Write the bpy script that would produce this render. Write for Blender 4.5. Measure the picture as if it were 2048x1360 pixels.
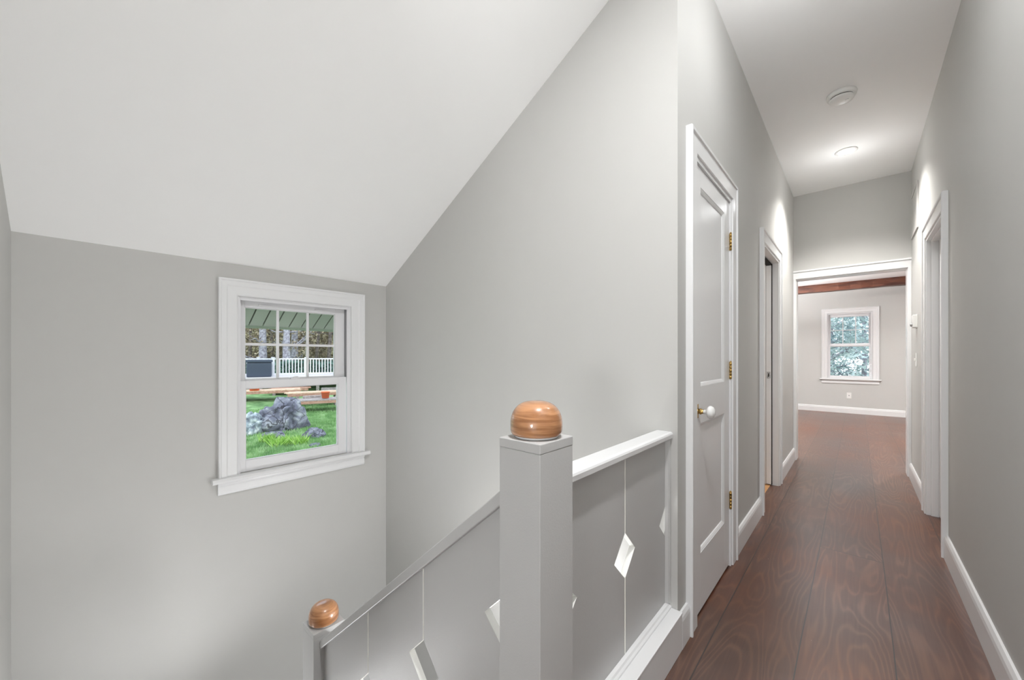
import bpy, bmesh, math, random
from mathutils import Vector, Matrix, noise
PI = math.pi
random.seed(7)
for o in list(bpy.data.objects):
    bpy.data.objects.remove(o)
S = bpy.context.scene
COL = S.collection

# ---------------------------------------------------------------- camera, world, sun, exposure
cam_data = bpy.data.cameras.new('camera')
cam = bpy.data.objects.new('camera', cam_data)
COL.objects.link(cam)
cam.location = (0, 0, 1.15)
cam.rotation_euler = (PI / 2, 0, math.radians(41.87))
cam_data.sensor_width = 36.0
cam_data.lens = 770 / 2048 * 36.0
cam_data.shift_y = 32 / 2048
cam_data.clip_start = 0.02
cam_data.clip_end = 300
S.camera = cam

S.view_settings.view_transform = 'Standard'
S.view_settings.look = 'None'
S.view_settings.gamma = 1.0
S.view_settings.use_curve_mapping = False
S.view_settings.exposure = 0.22
try:
    S.cycles.max_bounces = 14
    S.cycles.diffuse_bounces = 10
    S.cycles.sample_clamp_indirect = 6.0
    S.cycles.use_denoising = True
except Exception:
    pass

W = bpy.data.worlds.new('overcast_sky')
S.world = W
W.use_nodes = True
wn = W.node_tree.nodes
wn.clear()
w_out = wn.new('ShaderNodeOutputWorld')
w_bg = wn.new('ShaderNodeBackground')
w_tc = wn.new('ShaderNodeTexCoord')
w_sep = wn.new('ShaderNodeSeparateXYZ')
w_r = wn.new('ShaderNodeValToRGB')
w_r.color_ramp.elements[0].position = 0.0
w_r.color_ramp.elements[0].color = (0.80, 0.86, 0.92, 1)
w_r.color_ramp.elements[1].position = 0.6
w_r.color_ramp.elements[1].color = (0.72, 0.82, 1.0, 1)
L = W.node_tree.links.new
L(w_tc.outputs['Generated'], w_sep.inputs[0])
L(w_sep.outputs['Z'], w_r.inputs[0])
L(w_r.outputs[0], w_bg.inputs[0])
L(w_bg.outputs[0], w_out.inputs[0])
w_bg.inputs[1].default_value = 2.3

def light(name, kind, loc, power, rot=(0, 0, 0), color=(1, 1, 1), **kw):
    d = bpy.data.lights.new(name, kind)
    d.energy = power
    d.color = color
    for k, v in kw.items():
        setattr(d, k, v)
    o = bpy.data.objects.new(name, d)
    o.location = loc
    o.rotation_euler = rot
    COL.objects.link(o)
    return o

light('sun', 'SUN', (-6, -8, 14), 0.9, rot=(math.radians(38), 0, math.radians(70)), color=(1, .97, .92), angle=math.radians(12))
# ceiling downlights, plus added unseen fill lamps (most bodies are built further down)
light('hall_downlight_beam', 'SPOT', (-.07, 4.39, 2.885), 125, color=(1, .975, .94), spot_size=math.radians(124), spot_blend=.75, shadow_soft_size=.06)
light('hall_ceiling_fill', 'POINT', (-.07, 4.39, 2.66), 1.5, color=(.97, .985, 1), shadow_soft_size=.04)  # extra point below the downlight, added to brighten the hall ceiling
light('landing_downlight_beam', 'AREA', (-.10, .55, 2.88), 29, color=(.99, .99, 1), shape='DISK', size=.11, spread=math.radians(170))
light('pendant_fill', 'POINT', (-.07, 1.85, 2.62), 16, color=(.965, .985, 1), shadow_soft_size=.10)  # unseen pendant above the frame, added to brighten the hall
light('floor_lamp_fill', 'POINT', (.06, -1.15, .9), 112, color=(.975, .985, 1), shadow_soft_size=.12)  # added behind the camera to brighten the guard boards and hall walls
light('stair_uplight_fill', 'AREA', (-2.15, .15, -.93), 4.6, rot=(math.radians(172), 0, 0), color=(.985, .99, 1), shape='DISK', size=.5, spread=math.radians(118))  # added below the view to light the sloping ceiling from underneath
light('sconce_fill', 'POINT', (-1.0, 1.25, -.12), 40, color=(1, 1, 1), shadow_soft_size=.075)  # added in the well to brighten the wall behind the guard
light('far_room_uplight_fill', 'AREA', (-2.2, 7.6, 1.80), 430, rot=(PI, 0, 0), color=(.985, .99, 1), shape='DISK', size=.5)  # added out of sight to brighten the far room
light('far_room_downlight_beam', 'AREA', (1.4, 8.2, 2.50), 70, color=(1, .98, .95), shape='DISK', size=.2, spread=math.radians(175))
light('side_room_fill', 'POINT', (-1.9, 3.7, 2.2), 22, color=(1, .97, .93), shadow_soft_size=.12)  # added fill for the side room, no fixture is built for it

# ---------------------------------------------------------------- materials
def new_mat(name):
    m = bpy.data.materials.new(name)
    m.use_nodes = True
    nt = m.node_tree
    b = nt.nodes['Principled BSDF']
    return m, nt, b

def N(nt, typ, **kw):
    n = nt.nodes.new(typ)
    for k, v in kw.items():
        if k.startswith('i_'):
            n.inputs[k[2:].replace('_', ' ')].default_value = v
        else:
            setattr(n, k, v)
    return n

def paint(name, col, rough=.5, bump=.0, scale=300, spec=.4, var=.0):
    m, nt, b = new_mat(name)
    b.inputs['Base Color'].default_value = (*col, 1)
    b.inputs['Roughness'].default_value = rough
    b.inputs['Specular IOR Level'].default_value = spec
    lk = nt.links.new
    if bump or var:
        tc = N(nt, 'ShaderNodeTexCoord')
        n1 = N(nt, 'ShaderNodeTexNoise')
        n1.inputs['Scale'].default_value = scale
        n1.inputs['Detail'].default_value = 3
        lk(tc.outputs['Object'], n1.inputs['Vector'])
    if bump:
        bp = N(nt, 'ShaderNodeBump')
        bp.inputs['Strength'].default_value = bump
        bp.inputs['Distance'].default_value = .001
        lk(n1.outputs[0], bp.inputs['Height'])
        lk(bp.outputs[0], b.inputs['Normal'])
    if var:
        n2 = N(nt, 'ShaderNodeTexNoise')
        n2.inputs['Scale'].default_value = scale * .02 + .6
        lk(tc.outputs['Object'], n2.inputs['Vector'])
        mx = N(nt, 'ShaderNodeMix', data_type='RGBA')
        mx.inputs['A'].default_value = tuple(c * (1 - var) for c in col) + (1,)
        mx.inputs['B'].default_value = tuple(min(1, c * (1 + var)) for c in col) + (1,)
        lk(n2.outputs[0], mx.inputs['Factor'])
        lk(mx.outputs['Result'], b.inputs['Base Color'])
    return m

M = {}
M['wall'] = paint('grey_wall_paint', (.535, .532, .515), .62, .12, 420, .3, .012)
M['ceiling'] = paint('white_ceiling_paint', (.92, .92, .915), .75, .08, 380, .2, .006)
M['trim'] = paint('white_gloss_trim_paint', (.775, .78, .785), .26, .10, 60, .45)
M['guard'] = paint('grey_guard_paint', (.505, .505, .50), .38, .25, 240, .4, .015)
M['edge'] = paint('white_board_edge_paint', (.86, .86, .83), .4, .05, 200)
M['plastic'] = paint('white_plastic', (.82, .82, .80), .35)
M['ivory'] = paint('white_porcelain', (.84, .84, .83), .12, spec=.6)
M['dark'] = paint('dark_void', (.015, .014, .013), .8)
M['vinyl'] = paint('white_vinyl', (.765, .765, .78), .35)
M['track'] = paint('grey_jamb_track', (.30, .30, .31), .5)

def metal(name, col, rough):
    m, nt, b = new_mat(name)
    tc = N(nt, 'ShaderNodeTexCoord')
    n1 = N(nt, 'ShaderNodeTexNoise')
    n1.inputs['Scale'].default_value = 60
    nt.links.new(tc.outputs['Object'], n1.inputs['Vector'])
    r = N(nt, 'ShaderNodeValToRGB')
    r.color_ramp.elements[0].position = .35
    r.color_ramp.elements[0].color = tuple(c * .45 for c in col) + (1,)
    r.color_ramp.elements[1].position = .6
    r.color_ramp.elements[1].color = (*col, 1)
    nt.links.new(n1.outputs[0], r.inputs[0])
    nt.links.new(r.outputs[0], b.inputs['Base Color'])
    b.inputs['Metallic'].default_value = 1
    b.inputs['Roughness'].default_value = rough
    return m
M['brass'] = metal('aged_brass', (.62, .40, .13), .32)
M['steel'] = metal('brushed_steel', (.55, .55, .55), .35)

def emis(name, col, s):
    m, nt, b = new_mat(name)
    b.inputs['Base Color'].default_value = (*col, 1)
    b.inputs['Emission Color'].default_value = (*col, 1)
    b.inputs['Emission Strength'].default_value = s
    return m
M['lamp'] = emis('lit_lamp_lens', (1, .98, .95), 6)

def glass():
    m = bpy.data.materials.new('window_glass')
    m.use_nodes = True
    nt = m.node_tree
    nt.nodes.clear()
    out = N(nt, 'ShaderNodeOutputMaterial')
    mix = N(nt, 'ShaderNodeMixShader')
    tr = N(nt, 'ShaderNodeBsdfTransparent')
    tr.inputs[0].default_value = (.94, .96, .95, 1)
    gl = N(nt, 'ShaderNodeBsdfGlossy')
    gl.inputs['Roughness'].default_value = .02
    fr = N(nt, 'ShaderNodeFresnel')
    fr.inputs[0].default_value = 1.3
    nt.links.new(fr.outputs[0], mix.inputs[0])
    nt.links.new(tr.outputs[0], mix.inputs[1])
    nt.links.new(gl.outputs[0], mix.inputs[2])
    nt.links.new(mix.outputs[0], out.inputs[0])
    return m
M['glass'] = glass()

def math_n(nt, op, a, b=None, c=None):
    n = N(nt, 'ShaderNodeMath', operation=op)
    for i, v in enumerate((a, b, c)):
        if v is None:
            continue
        if isinstance(v, (int, float)):
            n.inputs[i].default_value = v
        else:
            nt.links.new(v, n.inputs[i])
    return n.outputs[0]

def plank_floor():
    """wide stained pine boards running along Y; seams at x = -.165 + k*.275"""
    m, nt, b = new_mat('stained_pine_boards')
    lk = nt.links.new
    tc = N(nt, 'ShaderNodeTexCoord')
    sep = N(nt, 'ShaderNodeSeparateXYZ')
    lk(tc.outputs['Object'], sep.inputs[0])
    x, y = sep.outputs[0], sep.outputs[1]
    wob = N(nt, 'ShaderNodeTexNoise', noise_dimensions='1D')
    wob.inputs['W'].default_value = 0
    lk(y, wob.inputs['W'])
    wob.inputs['Scale'].default_value = .8
    xs = math_n(nt, 'ADD', x, math_n(nt, 'MULTIPLY', math_n(nt, 'SUBTRACT', wob.outputs[0], .5), .012))
    u = math_n(nt, 'DIVIDE', math_n(nt, 'ADD', xs, .1675 + 275 * .01), .275)
    idx = math_n(nt, 'FLOOR', u)
    fr = math_n(nt, 'SUBTRACT', u, idx)
    # butt joints: each board row broken every 4.1 m, shifted by row
    sh = N(nt, 'ShaderNodeTexWhiteNoise', noise_dimensions='1D')
    lk(idx, sh.inputs['W'])
    yy = math_n(nt, 'DIVIDE', math_n(nt, 'ADD', y, math_n(nt, 'MULTIPLY', sh.outputs[0], 4.1)), 2.9)
    yi = math_n(nt, 'FLOOR', yy)
    yf = math_n(nt, 'SUBTRACT', yy, yi)
    bid = math_n(nt, 'ADD', math_n(nt, 'MULTIPLY', idx, 7.31), math_n(nt, 'MULTIPLY', yi, 3.17))
    rnd = N(nt, 'ShaderNodeTexWhiteNoise', noise_dimensions='1D')
    lk(bid, rnd.inputs['W'])
    # ring field: contours of a stretched noise give cathedral grain and knots
    cb = N(nt, 'ShaderNodeCombineXYZ')
    lk(math_n(nt, 'MULTIPLY', x, 4.6), cb.inputs[0])
    lk(math_n(nt, 'MULTIPLY', y, .62), cb.inputs[1])
    lk(math_n(nt, 'MULTIPLY', bid, 1.7), cb.inputs[2])
    n1 = N(nt, 'ShaderNodeTexNoise')
    n1.inputs['Scale'].default_value = 1.25
    n1.inputs['Detail'].default_value = 2.5
    n1.inputs['Roughness'].default_value = .38
    n1.inputs['Distortion'].default_value = .35
    lk(cb.outputs[0], n1.inputs['Vector'])
    ph = math_n(nt, 'MULTIPLY', n1.outputs[0], 135)
    ring = math_n(nt, 'SINE', ph)
    ring = math_n(nt, 'MULTIPLY', math_n(nt, 'ADD', ring, 1), .5)
    ring = math_n(nt, 'POWER', ring, 3.6)
    # where rings are strong
    n2 = N(nt, 'ShaderNodeTexNoise')
    n2.inputs['Scale'].default_value = 1.6
    n2.inputs['Detail'].default_value = 2
    lk(tc.outputs['Object'], n2.inputs['Vector'])
    amt = math_n(nt, 'MULTIPLY', ring, math_n(nt, 'POWER', n2.outputs[0], 1.6))
    # fine fibre
    mp = N(nt, 'ShaderNodeMapping')
    mp.inputs['Scale'].default_value = (140, 3.5, 1)
    lk(tc.outputs['Object'], mp.inputs[0])
    n3 = N(nt, 'ShaderNodeTexNoise')
    n3.inputs['Scale'].default_value = 1
    n3.inputs['Detail'].default_value = 3
    lk(mp.outputs[0], n3.inputs['Vector'])
    cr = N(nt, 'ShaderNodeMix', data_type='RGBA')
    cr.inputs['A'].default_value = (.050, .0115, .005, 1)
    cr.inputs['B'].default_value = (.165, .066, .028, 1)
    lk(math_n(nt, 'ADD', math_n(nt, 'MULTIPLY', amt, 1.05), math_n(nt, 'MULTIPLY', n3.outputs[0], .46)), cr.inputs['Factor'])
    # per-board tone and large stain blotches
    n4 = N(nt, 'ShaderNodeTexNoise')
    n4.inputs['Scale'].default_value = 2.6
    n4.inputs['Detail'].default_value = 4
    lk(tc.outputs['Object'], n4.inputs['Vector'])
    tone = math_n(nt, 'ADD', .28, math_n(nt, 'ADD', math_n(nt, 'MULTIPLY', rnd.outputs[0], .50), math_n(nt, 'MULTIPLY', n4.outputs[0], .95)))
    hs = N(nt, 'ShaderNodeHueSaturation')
    lk(cr.outputs['Result'], hs.inputs['Color'])
    lk(tone, hs.inputs['Value'])
    n6 = N(nt, 'ShaderNodeTexNoise')
    n6.inputs['Scale'].default_value = 1.7
    n6.inputs['Detail'].default_value = 3
    mp6 = N(nt, 'ShaderNodeMapping')
    mp6.inputs['Location'].default_value = (4, 9, 2)
    lk(tc.outputs['Object'], mp6.inputs[0])
    lk(mp6.outputs[0], n6.inputs['Vector'])
    sat = math_n(nt, 'ADD', .45, math_n(nt, 'MULTIPLY', n6.outputs[0], 1.0))
    lk(sat, hs.inputs['Saturation'])
    # seams
    d1 = math_n(nt, 'MULTIPLY', math_n(nt, 'MINIMUM', fr, math_n(nt, 'SUBTRACT', 1, fr)), .275)
    d2 = math_n(nt, 'MULTIPLY', math_n(nt, 'MINIMUM', yf, math_n(nt, 'SUBTRACT', 1, yf)), 2.9)
    dd = math_n(nt, 'MINIMUM', d1, d2)
    seam = math_n(nt, 'LESS_THAN', dd, .0022)
    mx = N(nt, 'ShaderNodeMix', data_type='RGBA')
    lk(seam, mx.inputs['Factor'])
    lk(hs.outputs[0], mx.inputs['A'])
    mx.inputs['B'].default_value = (.012, .006, .005, 1)
    # dust specks
    vo = N(nt, 'ShaderNodeTexVoronoi')
    vo.inputs['Scale'].default_value = 16
    lk(tc.outputs['Object'], vo.inputs['Vector'])
    vs = N(nt, 'ShaderNodeSeparateColor')
    lk(vo.outputs['Color'], vs.inputs[0])
    sp = math_n(nt, 'MULTIPLY', math_n(nt, 'LESS_THAN', vo.outputs['Distance'], .028), math_n(nt, 'GREATER_THAN', vs.outputs[0], .72))
    mx2 = N(nt, 'ShaderNodeMix', data_type='RGBA')
    lk(sp, mx2.inputs['Factor'])
    lk(mx.outputs['Result'], mx2.inputs['A'])
    mx2.inputs['B'].default_value = (.42, .33, .27, 1)
    lk(mx2.outputs['Result'], b.inputs['Base Color'])
    b.inputs['Roughness'].default_value = .3
    lk(math_n(nt, 'ADD', .277, math_n(nt, 'MULTIPLY', n4.outputs[0], .05)), b.inputs['Roughness'])
    b.inputs['Specular IOR Level'].default_value = .75
    b.inputs['Coat Weight'].default_value = 0
    bp = N(nt, 'ShaderNodeBump')
    bp.inputs['Strength'].default_value = .5
    bp.inputs['Distance'].default_value = .0011
    mpw = N(nt, 'ShaderNodeMapping')
    mpw.inputs['Scale'].default_value = (1.6, 7, 1)
    lk(tc.outputs['Object'], mpw.inputs[0])
    n5 = N(nt, 'ShaderNodeTexNoise')
    n5.inputs['Scale'].default_value = 1.1
    n5.inputs['Detail'].default_value = 2
    lk(mpw.outputs[0], n5.inputs['Vector'])
    hgt = math_n(nt, 'ADD', n5.outputs[0], math_n(nt, 'MULTIPLY', math_n(nt, 'MINIMUM', math_n(nt, 'DIVIDE', dd, .004), 1), .12))
    lk(hgt, bp.inputs['Height'])
    lk(bp.outputs[0], b.inputs['Normal'])
    return m
M['floor'] = plank_floor()

def wood(name, c1, c2, stretch=(3, 3, 40), scale=1.0, rough=.35, dist=1.5, coat=0, ring=0):
    m, nt, b = new_mat(name)
    lk = nt.links.new
    tc = N(nt, 'ShaderNodeTexCoord')
    mp = N(nt, 'ShaderNodeMapping')
    mp.inputs['Scale'].default_value = stretch
    lk(tc.outputs['Object'], mp.inputs[0])
    n1 = N(nt, 'ShaderNodeTexNoise')
    n1.inputs['Scale'].default_value = scale
    n1.inputs['Detail'].default_value = 6
    n1.inputs['Distortion'].default_value = dist
    lk(mp.outputs[0], n1.inputs['Vector'])
    r = N(nt, 'ShaderNodeValToRGB')
    r.color_ramp.elements[0].position = .38
    r.color_ramp.elements[0].color = (*c1, 1)
    r.color_ramp.elements[1].position = .62
    r.color_ramp.elements[1].color = (*c2, 1)
    lk(n1.outputs[0], r.inputs[0])
    lk(r.outputs[0], b.inputs['Base Color'])
    b.inputs['Roughness'].default_value = rough
    if coat:
        b.inputs['Coat Weight'].default_value = coat
        b.inputs['Coat Roughness'].default_value = .06
    return m
M['knob_wood'] = wood('varnished_oak', (.32, .13, .045), (.52, .25, .11), (5, 5, 60), 2.2, .3, .6, 1.0)
M['beam'] = wood('stained_beam', (.055, .015, .008), (.135, .045, .023), (3, 12, 14), 1, .45, 1)
M['oak_floor'] = wood('pale_oak_floor', (.42, .21, .08), (.62, .35, .16), (3, 30, 3), 1, .35, 1)
M['tread'] = wood('stained_tread', (.085, .03, .018), (.21, .085, .05), (30, 2, 30), 1, .3, 1, .3)
M['lumber'] = wood('raw_lumber', (.50, .33, .21), (.72, .53, .38), (6, 6, 20), 1, .8)
M['old_lumber'] = wood('weathered_lumber', (.22, .19, .18), (.42, .36, .33), (6, 6, 20), 1, .85)
M['red_lumber'] = wood('red_brown_lumber', (.36, .18, .12), (.52, .30, .22), (6, 6, 20), 1, .85)
M['orange'] = paint('orange_plastic', (.80, .16, .06), .5)
M['deckfloor'] = paint('pale_deck_boards', (.60, .55, .56), .6)
M['spa'] = paint('slate_blue_cover', (.045, .06, .09), .5, .3, 20, .4, .2)
M['sheath'] = paint('green_grey_soffit', (.50, .475, .46), .7, .3, 60, .2, .12)
M['soffit_edge'] = paint('pale_green_fascia', (.50, .55, .46), .6)
M['siding'] = paint('exterior_siding', (.55, .55, .52), .7)

def noisy(name, cols, scale, detail=6, rough=.9, bump=0, dist=0, pos=(.35, .5, .65)):
    m, nt, b = new_mat(name)
    lk = nt.links.new
    tc = N(nt, 'ShaderNodeTexCoord')
    n1 = N(nt, 'ShaderNodeTexNoise')
    n1.inputs['Scale'].default_value = scale
    n1.inputs['Detail'].default_value = detail
    n1.inputs['Distortion'].default_value = dist
    lk(tc.outputs['Object'], n1.inputs['Vector'])
    r = N(nt, 'ShaderNodeValToRGB')
    r.color_ramp.elements[0].position = pos[0]
    r.color_ramp.elements[0].color = (*cols[0], 1)
    r.color_ramp.elements[1].position = pos[2]
    r.color_ramp.elements[1].color = (*cols[2], 1)
    e = r.color_ramp.elements.new(pos[1])
    e.color = (*cols[1], 1)
    lk(n1.outputs[0], r.inputs[0])
    lk(r.outputs[0], b.inputs['Base Color'])
    b.inputs['Roughness'].default_value = rough
    b.inputs['Specular IOR Level'].default_value = .2
    if bump:
        bp = N(nt, 'ShaderNodeBump')
        bp.inputs['Strength'].default_value = bump
        bp.inputs['Distance'].default_value = .05
        lk(n1.outputs[0], bp.inputs['Height'])
        lk(bp.outputs[0], b.inputs['Normal'])
    return m
M['lawn'] = noisy('lawn_soil_and_moss', ((.10, .19, .07), (.18, .31, .12), (.26, .40, .18)), 3)
M['blade'] = noisy('grass_blades', ((.13, .27, .09), (.22, .39, .14), (.36, .52, .25)), 2.2)
M['weed'] = noisy('yellow_green_weeds', ((.18, .38, .05), (.33, .55, .10), (.45, .62, .2)), 9)
M['rock'] = noisy('blue_grey_rock', ((.06, .06, .08), (.17, .17, .21), (.50, .50, .52)), 2.6, 10, .9, .8, 1.2, (.3, .5, .74))
def cracks(m, scale, col):
    nt = m.node_tree
    b = nt.nodes['Principled BSDF']
    src = b.inputs['Base Color'].links[0].from_socket
    tc = N(nt, 'ShaderNodeTexCoord')
    nz = N(nt, 'ShaderNodeTexNoise')
    nz.inputs['Scale'].default_value = 3
    nt.links.new(tc.outputs['Object'], nz.inputs['Vector'])
    ad = N(nt, 'ShaderNodeVectorMath', operation='MULTIPLY_ADD')
    nt.links.new(nz.outputs['Color'], ad.inputs[0])
    ad.inputs[1].default_value = (.35, .35, .35)
    nt.links.new(tc.outputs['Object'], ad.inputs[2])
    vo = N(nt, 'ShaderNodeTexVoronoi', feature='DISTANCE_TO_EDGE')
    vo.inputs['Scale'].default_value = scale
    nt.links.new(ad.outputs[0], vo.inputs['Vector'])
    k = math_n(nt, 'LESS_THAN', vo.outputs['Distance'], .020)
    mx = N(nt, 'ShaderNodeMix', data_type='RGBA')
    nt.links.new(math_n(nt, 'MULTIPLY', k, .8), mx.inputs['Factor'])
    nt.links.new(src, mx.inputs['A'])
    mx.inputs['B'].default_value = (*col, 1)
    nt.links.new(mx.outputs['Result'], b.inputs['Base Color'])
cracks(M['rock'], 2.4, (.045, .04, .045))
M['lichen'] = noisy('pale_lichened_rock', ((.12, .13, .16), (.35, .40, .42), (.70, .72, .70)), 7, 8, .9, .6)
M['bark'] = noisy('grey_bark', ((.22, .20, .23), (.36, .34, .38), (.52, .50, .54)), 8, 6, .95, .5)
M['bark_dark'] = noisy('brown_bark', ((.07, .055, .05), (.14, .115, .10), (.22, .18, .16)), 8, 6, .95, .5)
M['brush'] = noisy('olive_brown_brush', ((.15, .11, .08), (.36, .29, .19), (.66, .58, .40)), 1.4)
M['leaf'] = noisy('blue_green_leaves', ((.30, .38, .40), (.50, .60, .58), (.72, .80, .76)), 1.6)
M['forest_floor'] = noisy('forest_floor', ((.14, .15, .11), (.24, .25, .18), (.38, .36, .28)), 1.2)

# ---------------------------------------------------------------- mesh helpers
class MB:
    def __init__(s):
        s.bm = bmesh.new()
        s.mi = 0
    def quad(s, pts):
        vs = [s.bm.verts.new(p) for p in pts]
        f = s.bm.faces.new(vs)
        f.material_index = s.mi
        return f
    def box(s, x0, x1, y0, y1, z0, z1):
        x0, x1 = min(x0, x1), max(x0, x1)
        y0, y1 = min(y0, y1), max(y0, y1)
        z0, z1 = min(z0, z1), max(z0, z1)
        v = [s.bm.verts.new(p) for p in ((x0, y0, z0), (x1, y0, z0), (x1, y1, z0), (x0, y1, z0), (x0, y0, z1), (x1, y0, z1), (x1, y1, z1), (x0, y1, z1))]
        for q in ((3, 2, 1, 0), (4, 5, 6, 7), (0, 1, 5, 4), (1, 2, 6, 5), (2, 3, 7, 6), (3, 0, 4, 7)):
            f = s.bm.faces.new([v[i] for i in q])
            f.material_index = s.mi
    def obox(s, c, size, ang=0, tilt=0):
        """box centred at c, rotated ang about Z, tilted about its own X"""
        mat = Matrix.Translation(Vector(c)) @ Matrix.Rotation(ang, 4, 'Z') @ Matrix.Rotation(tilt, 4, 'X')
        hx, hy, hz = size[0] / 2, size[1] / 2, size[2] / 2
        v = [s.bm.verts.new(mat @ Vector(p)) for p in ((-hx, -hy, -hz), (hx, -hy, -hz), (hx, hy, -hz), (-hx, hy, -hz), (-hx, -hy, hz), (hx, -hy, hz), (hx, hy, hz), (-hx, hy, hz))]
        for q in ((3, 2, 1, 0), (4, 5, 6, 7), (0, 1, 5, 4), (1, 2, 6, 5), (2, 3, 7, 6), (3, 0, 4, 7)):
            f = s.bm.faces.new([v[i] for i in q])
            f.material_index = s.mi
    def prism(s, poly, fn, d0, d1):
        """poly: 2D outline; fn(a, b, d) -> 3D point; extruded from d0 to d1"""
        A = [s.bm.verts.new(fn(a, b, d0)) for a, b in poly]
        B = [s.bm.verts.new(fn(a, b, d1)) for a, b in poly]
        n = len(poly)
        for f in (s.bm.faces.new(A), s.bm.faces.new(B[::-1])):
            f.material_index = s.mi
        for i in range(n):
            f = s.bm.faces.new((A[i], B[i], B[(i + 1) % n], A[(i + 1) % n]))
            f.material_index = s.mi
    def sweep(s, path, profile, fn):
        """mitred moulding: path = inner-edge corners (s, z); profile = (outward, depth) closed outline; fn(s, z, d) -> point"""
        n = len(path)
        rings = []
        for i, p in enumerate(path):
            p = Vector(p)
            dirs = []
            if i > 0:
                dirs.append((p - Vector(path[i - 1])).normalized())
            if i < n - 1:
                dirs.append((Vector(path[i + 1]) - p).normalized())
            nr = [Vector((-d.y, d.x)) for d in dirs]
            if len(nr) == 2:
                mt = (nr[0] + nr[1])
                mt = mt / mt.dot(nr[0]) if abs(mt.dot(nr[0])) > 1e-6 else nr[0]
            else:
                mt = nr[0]
            rings.append([s.bm.verts.new(fn(p.x + mt.x * o, p.y + mt.y * o, d)) for o, d in profile])
        k = len(profile)
        for i in range(n - 1):
            for j in range(k):
                s.bm.faces.new((rings[i][j], rings[i][(j + 1) % k], rings[i + 1][(j + 1) % k], rings[i + 1][j]))
        s.bm.faces.new(rings[0])
        s.bm.faces.new(rings[-1][::-1])
    def lathe(s, prof, c=(0, 0, 0), axis='Z', seg=32):
        """prof: (radius, height) from bottom to top"""
        rings = []
        for r, h in prof:
            ring = []
            if r < 1e-6:
                ring = [s.bm.verts.new(s._ax(0, 0, h, c, axis))]
            else:
                for k in range(seg):
                    a = 2 * PI * k / seg
                    ring.append(s.bm.verts.new(s._ax(r * math.cos(a), r * math.sin(a), h, c, axis)))
            rings.append(ring)
        for a, b in zip(rings, rings[1:]):
            if len(a) == 1 and len(b) == 1:
                continue
            for k in range(seg):
                if len(a) == 1:
                    f = s.bm.faces.new((a[0], b[(k + 1) % seg], b[k]))
                elif len(b) == 1:
                    f = s.bm.faces.new((a[k], a[(k + 1) % seg], b[0]))
                else:
                    f = s.bm.faces.new((a[k], a[(k + 1) % seg], b[(k + 1) % seg], b[k]))
                f.smooth = True
                f.material_index = s.mi
    @staticmethod
    def _ax(a, b, h, c, axis):
        if axis == 'Z':
            return (c[0] + a, c[1] + b, c[2] + h)
        if axis == 'X':
            return (c[0] + h, c[1] + a, c[2] + b)
        return (c[0] + a, c[1] + h, c[2] + b)
    def tube(s, pts, radii, seg=7):
        rings = []
        n = len(pts)
        for i, p in enumerate(pts):
            p = Vector(p)
            d = (Vector(pts[min(i + 1, n - 1)]) - Vector(pts[max(i - 1, 0)])).normalized()
            up = Vector((0, 0, 1)) if abs(d.z) < .9 else Vector((1, 0, 0))
            a = d.cross(up).normalized()
            b = d.cross(a).normalized()
            rings.append([s.bm.verts.new(p + radii[i] * (a * math.cos(2 * PI * k / seg) + b * math.sin(2 * PI * k / seg))) for k in range(seg)])
        for r0, r1 in zip(rings, rings[1:]):
            for k in range(seg):
                f = s.bm.faces.new((r0[k], r0[(k + 1) % seg], r1[(k + 1) % seg], r1[k]))
                f.smooth = True
                f.material_index = s.mi
        s.bm.faces.new(rings[0])
        s.bm.faces.new(rings[-1][::-1])
    def build(s, name, mats, parent=None, bevel=0, loc=None):
        bmesh.ops.recalc_face_normals(s.bm, faces=s.bm.faces)
        me = bpy.data.meshes.new(name)
        if loc is not None:
            bmesh.ops.translate(s.bm, verts=s.bm.verts, vec=-Vector(loc))
        s.bm.to_mesh(me)
        s.bm.free()
        for m in (mats if isinstance(mats, (list, tuple)) else [mats]):
            me.materials.append(m)
        o = bpy.data.objects.new(name, me)
        COL.objects.link(o)
        if loc is not None:
            o.location = loc
        if parent is not None:
            o.parent = parent
            o.matrix_parent_inverse = Matrix.Translation(-Vector(parent.location)) if parent.parent is None else Matrix.Identity(4)
            if parent.parent is not None:
                o.matrix_parent_inverse = (abs_matrix(parent)).inverted()
        if bevel:
            b = o.modifiers.new('bevel', 'BEVEL')
            b.width = bevel
            b.segments = 2
            b.limit_method = 'ANGLE'
            b.angle_limit = math.radians(35)
            b.harden_normals = False
        return o

def abs_matrix(o):
    m = Matrix.Translation(Vector(o.location))
    if o.parent is not None:
        m = abs_matrix(o.parent) @ o.matrix_parent_inverse @ m
    return m

def tag(o, label=None, cat=None, group=None, kind=None):
    if label: o['label'] = label
    if cat: o['category'] = cat
    if group: o['group'] = group
    if kind: o['kind'] = kind
    return o

def empty(name, loc, label, cat, group=None, kind=None):
    o = bpy.data.objects.new(name, None)
    o.empty_display_size = .1
    o.location = loc
    COL.objects.link(o)
    return tag(o, label, cat, group, kind)

def struct(name, mb, mat, label, cat, bevel=0):
    return tag(mb.build(name, mat, bevel=bevel), label, cat, kind='structure')

# ---------------------------------------------------------------- dimensions (metres)
XW = -2.708      # window wall, inner face
XWo = -2.868     # its outer face
YN = -.205       # wall beside the stairs on the camera's side
YM = 1.564       # wall across the stairwell
XL = -.526       # hall, left wall face
XR = .385        # hall, right wall face
YE = 5.267       # hall end
ZC = 2.915       # hall ceiling
ZE = 1.687       # ceiling height over the window wall
SL = .555        # ceiling pitch
XK = XL + .031   # where the pitch meets the flat ceiling
LOW = -2.49      # lower floor
T = .12
YF = 10.28       # far room end wall
ZF = 2.53        # far room ceiling

def slope_z(x):
    return ZE + SL * (x - XW)

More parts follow.
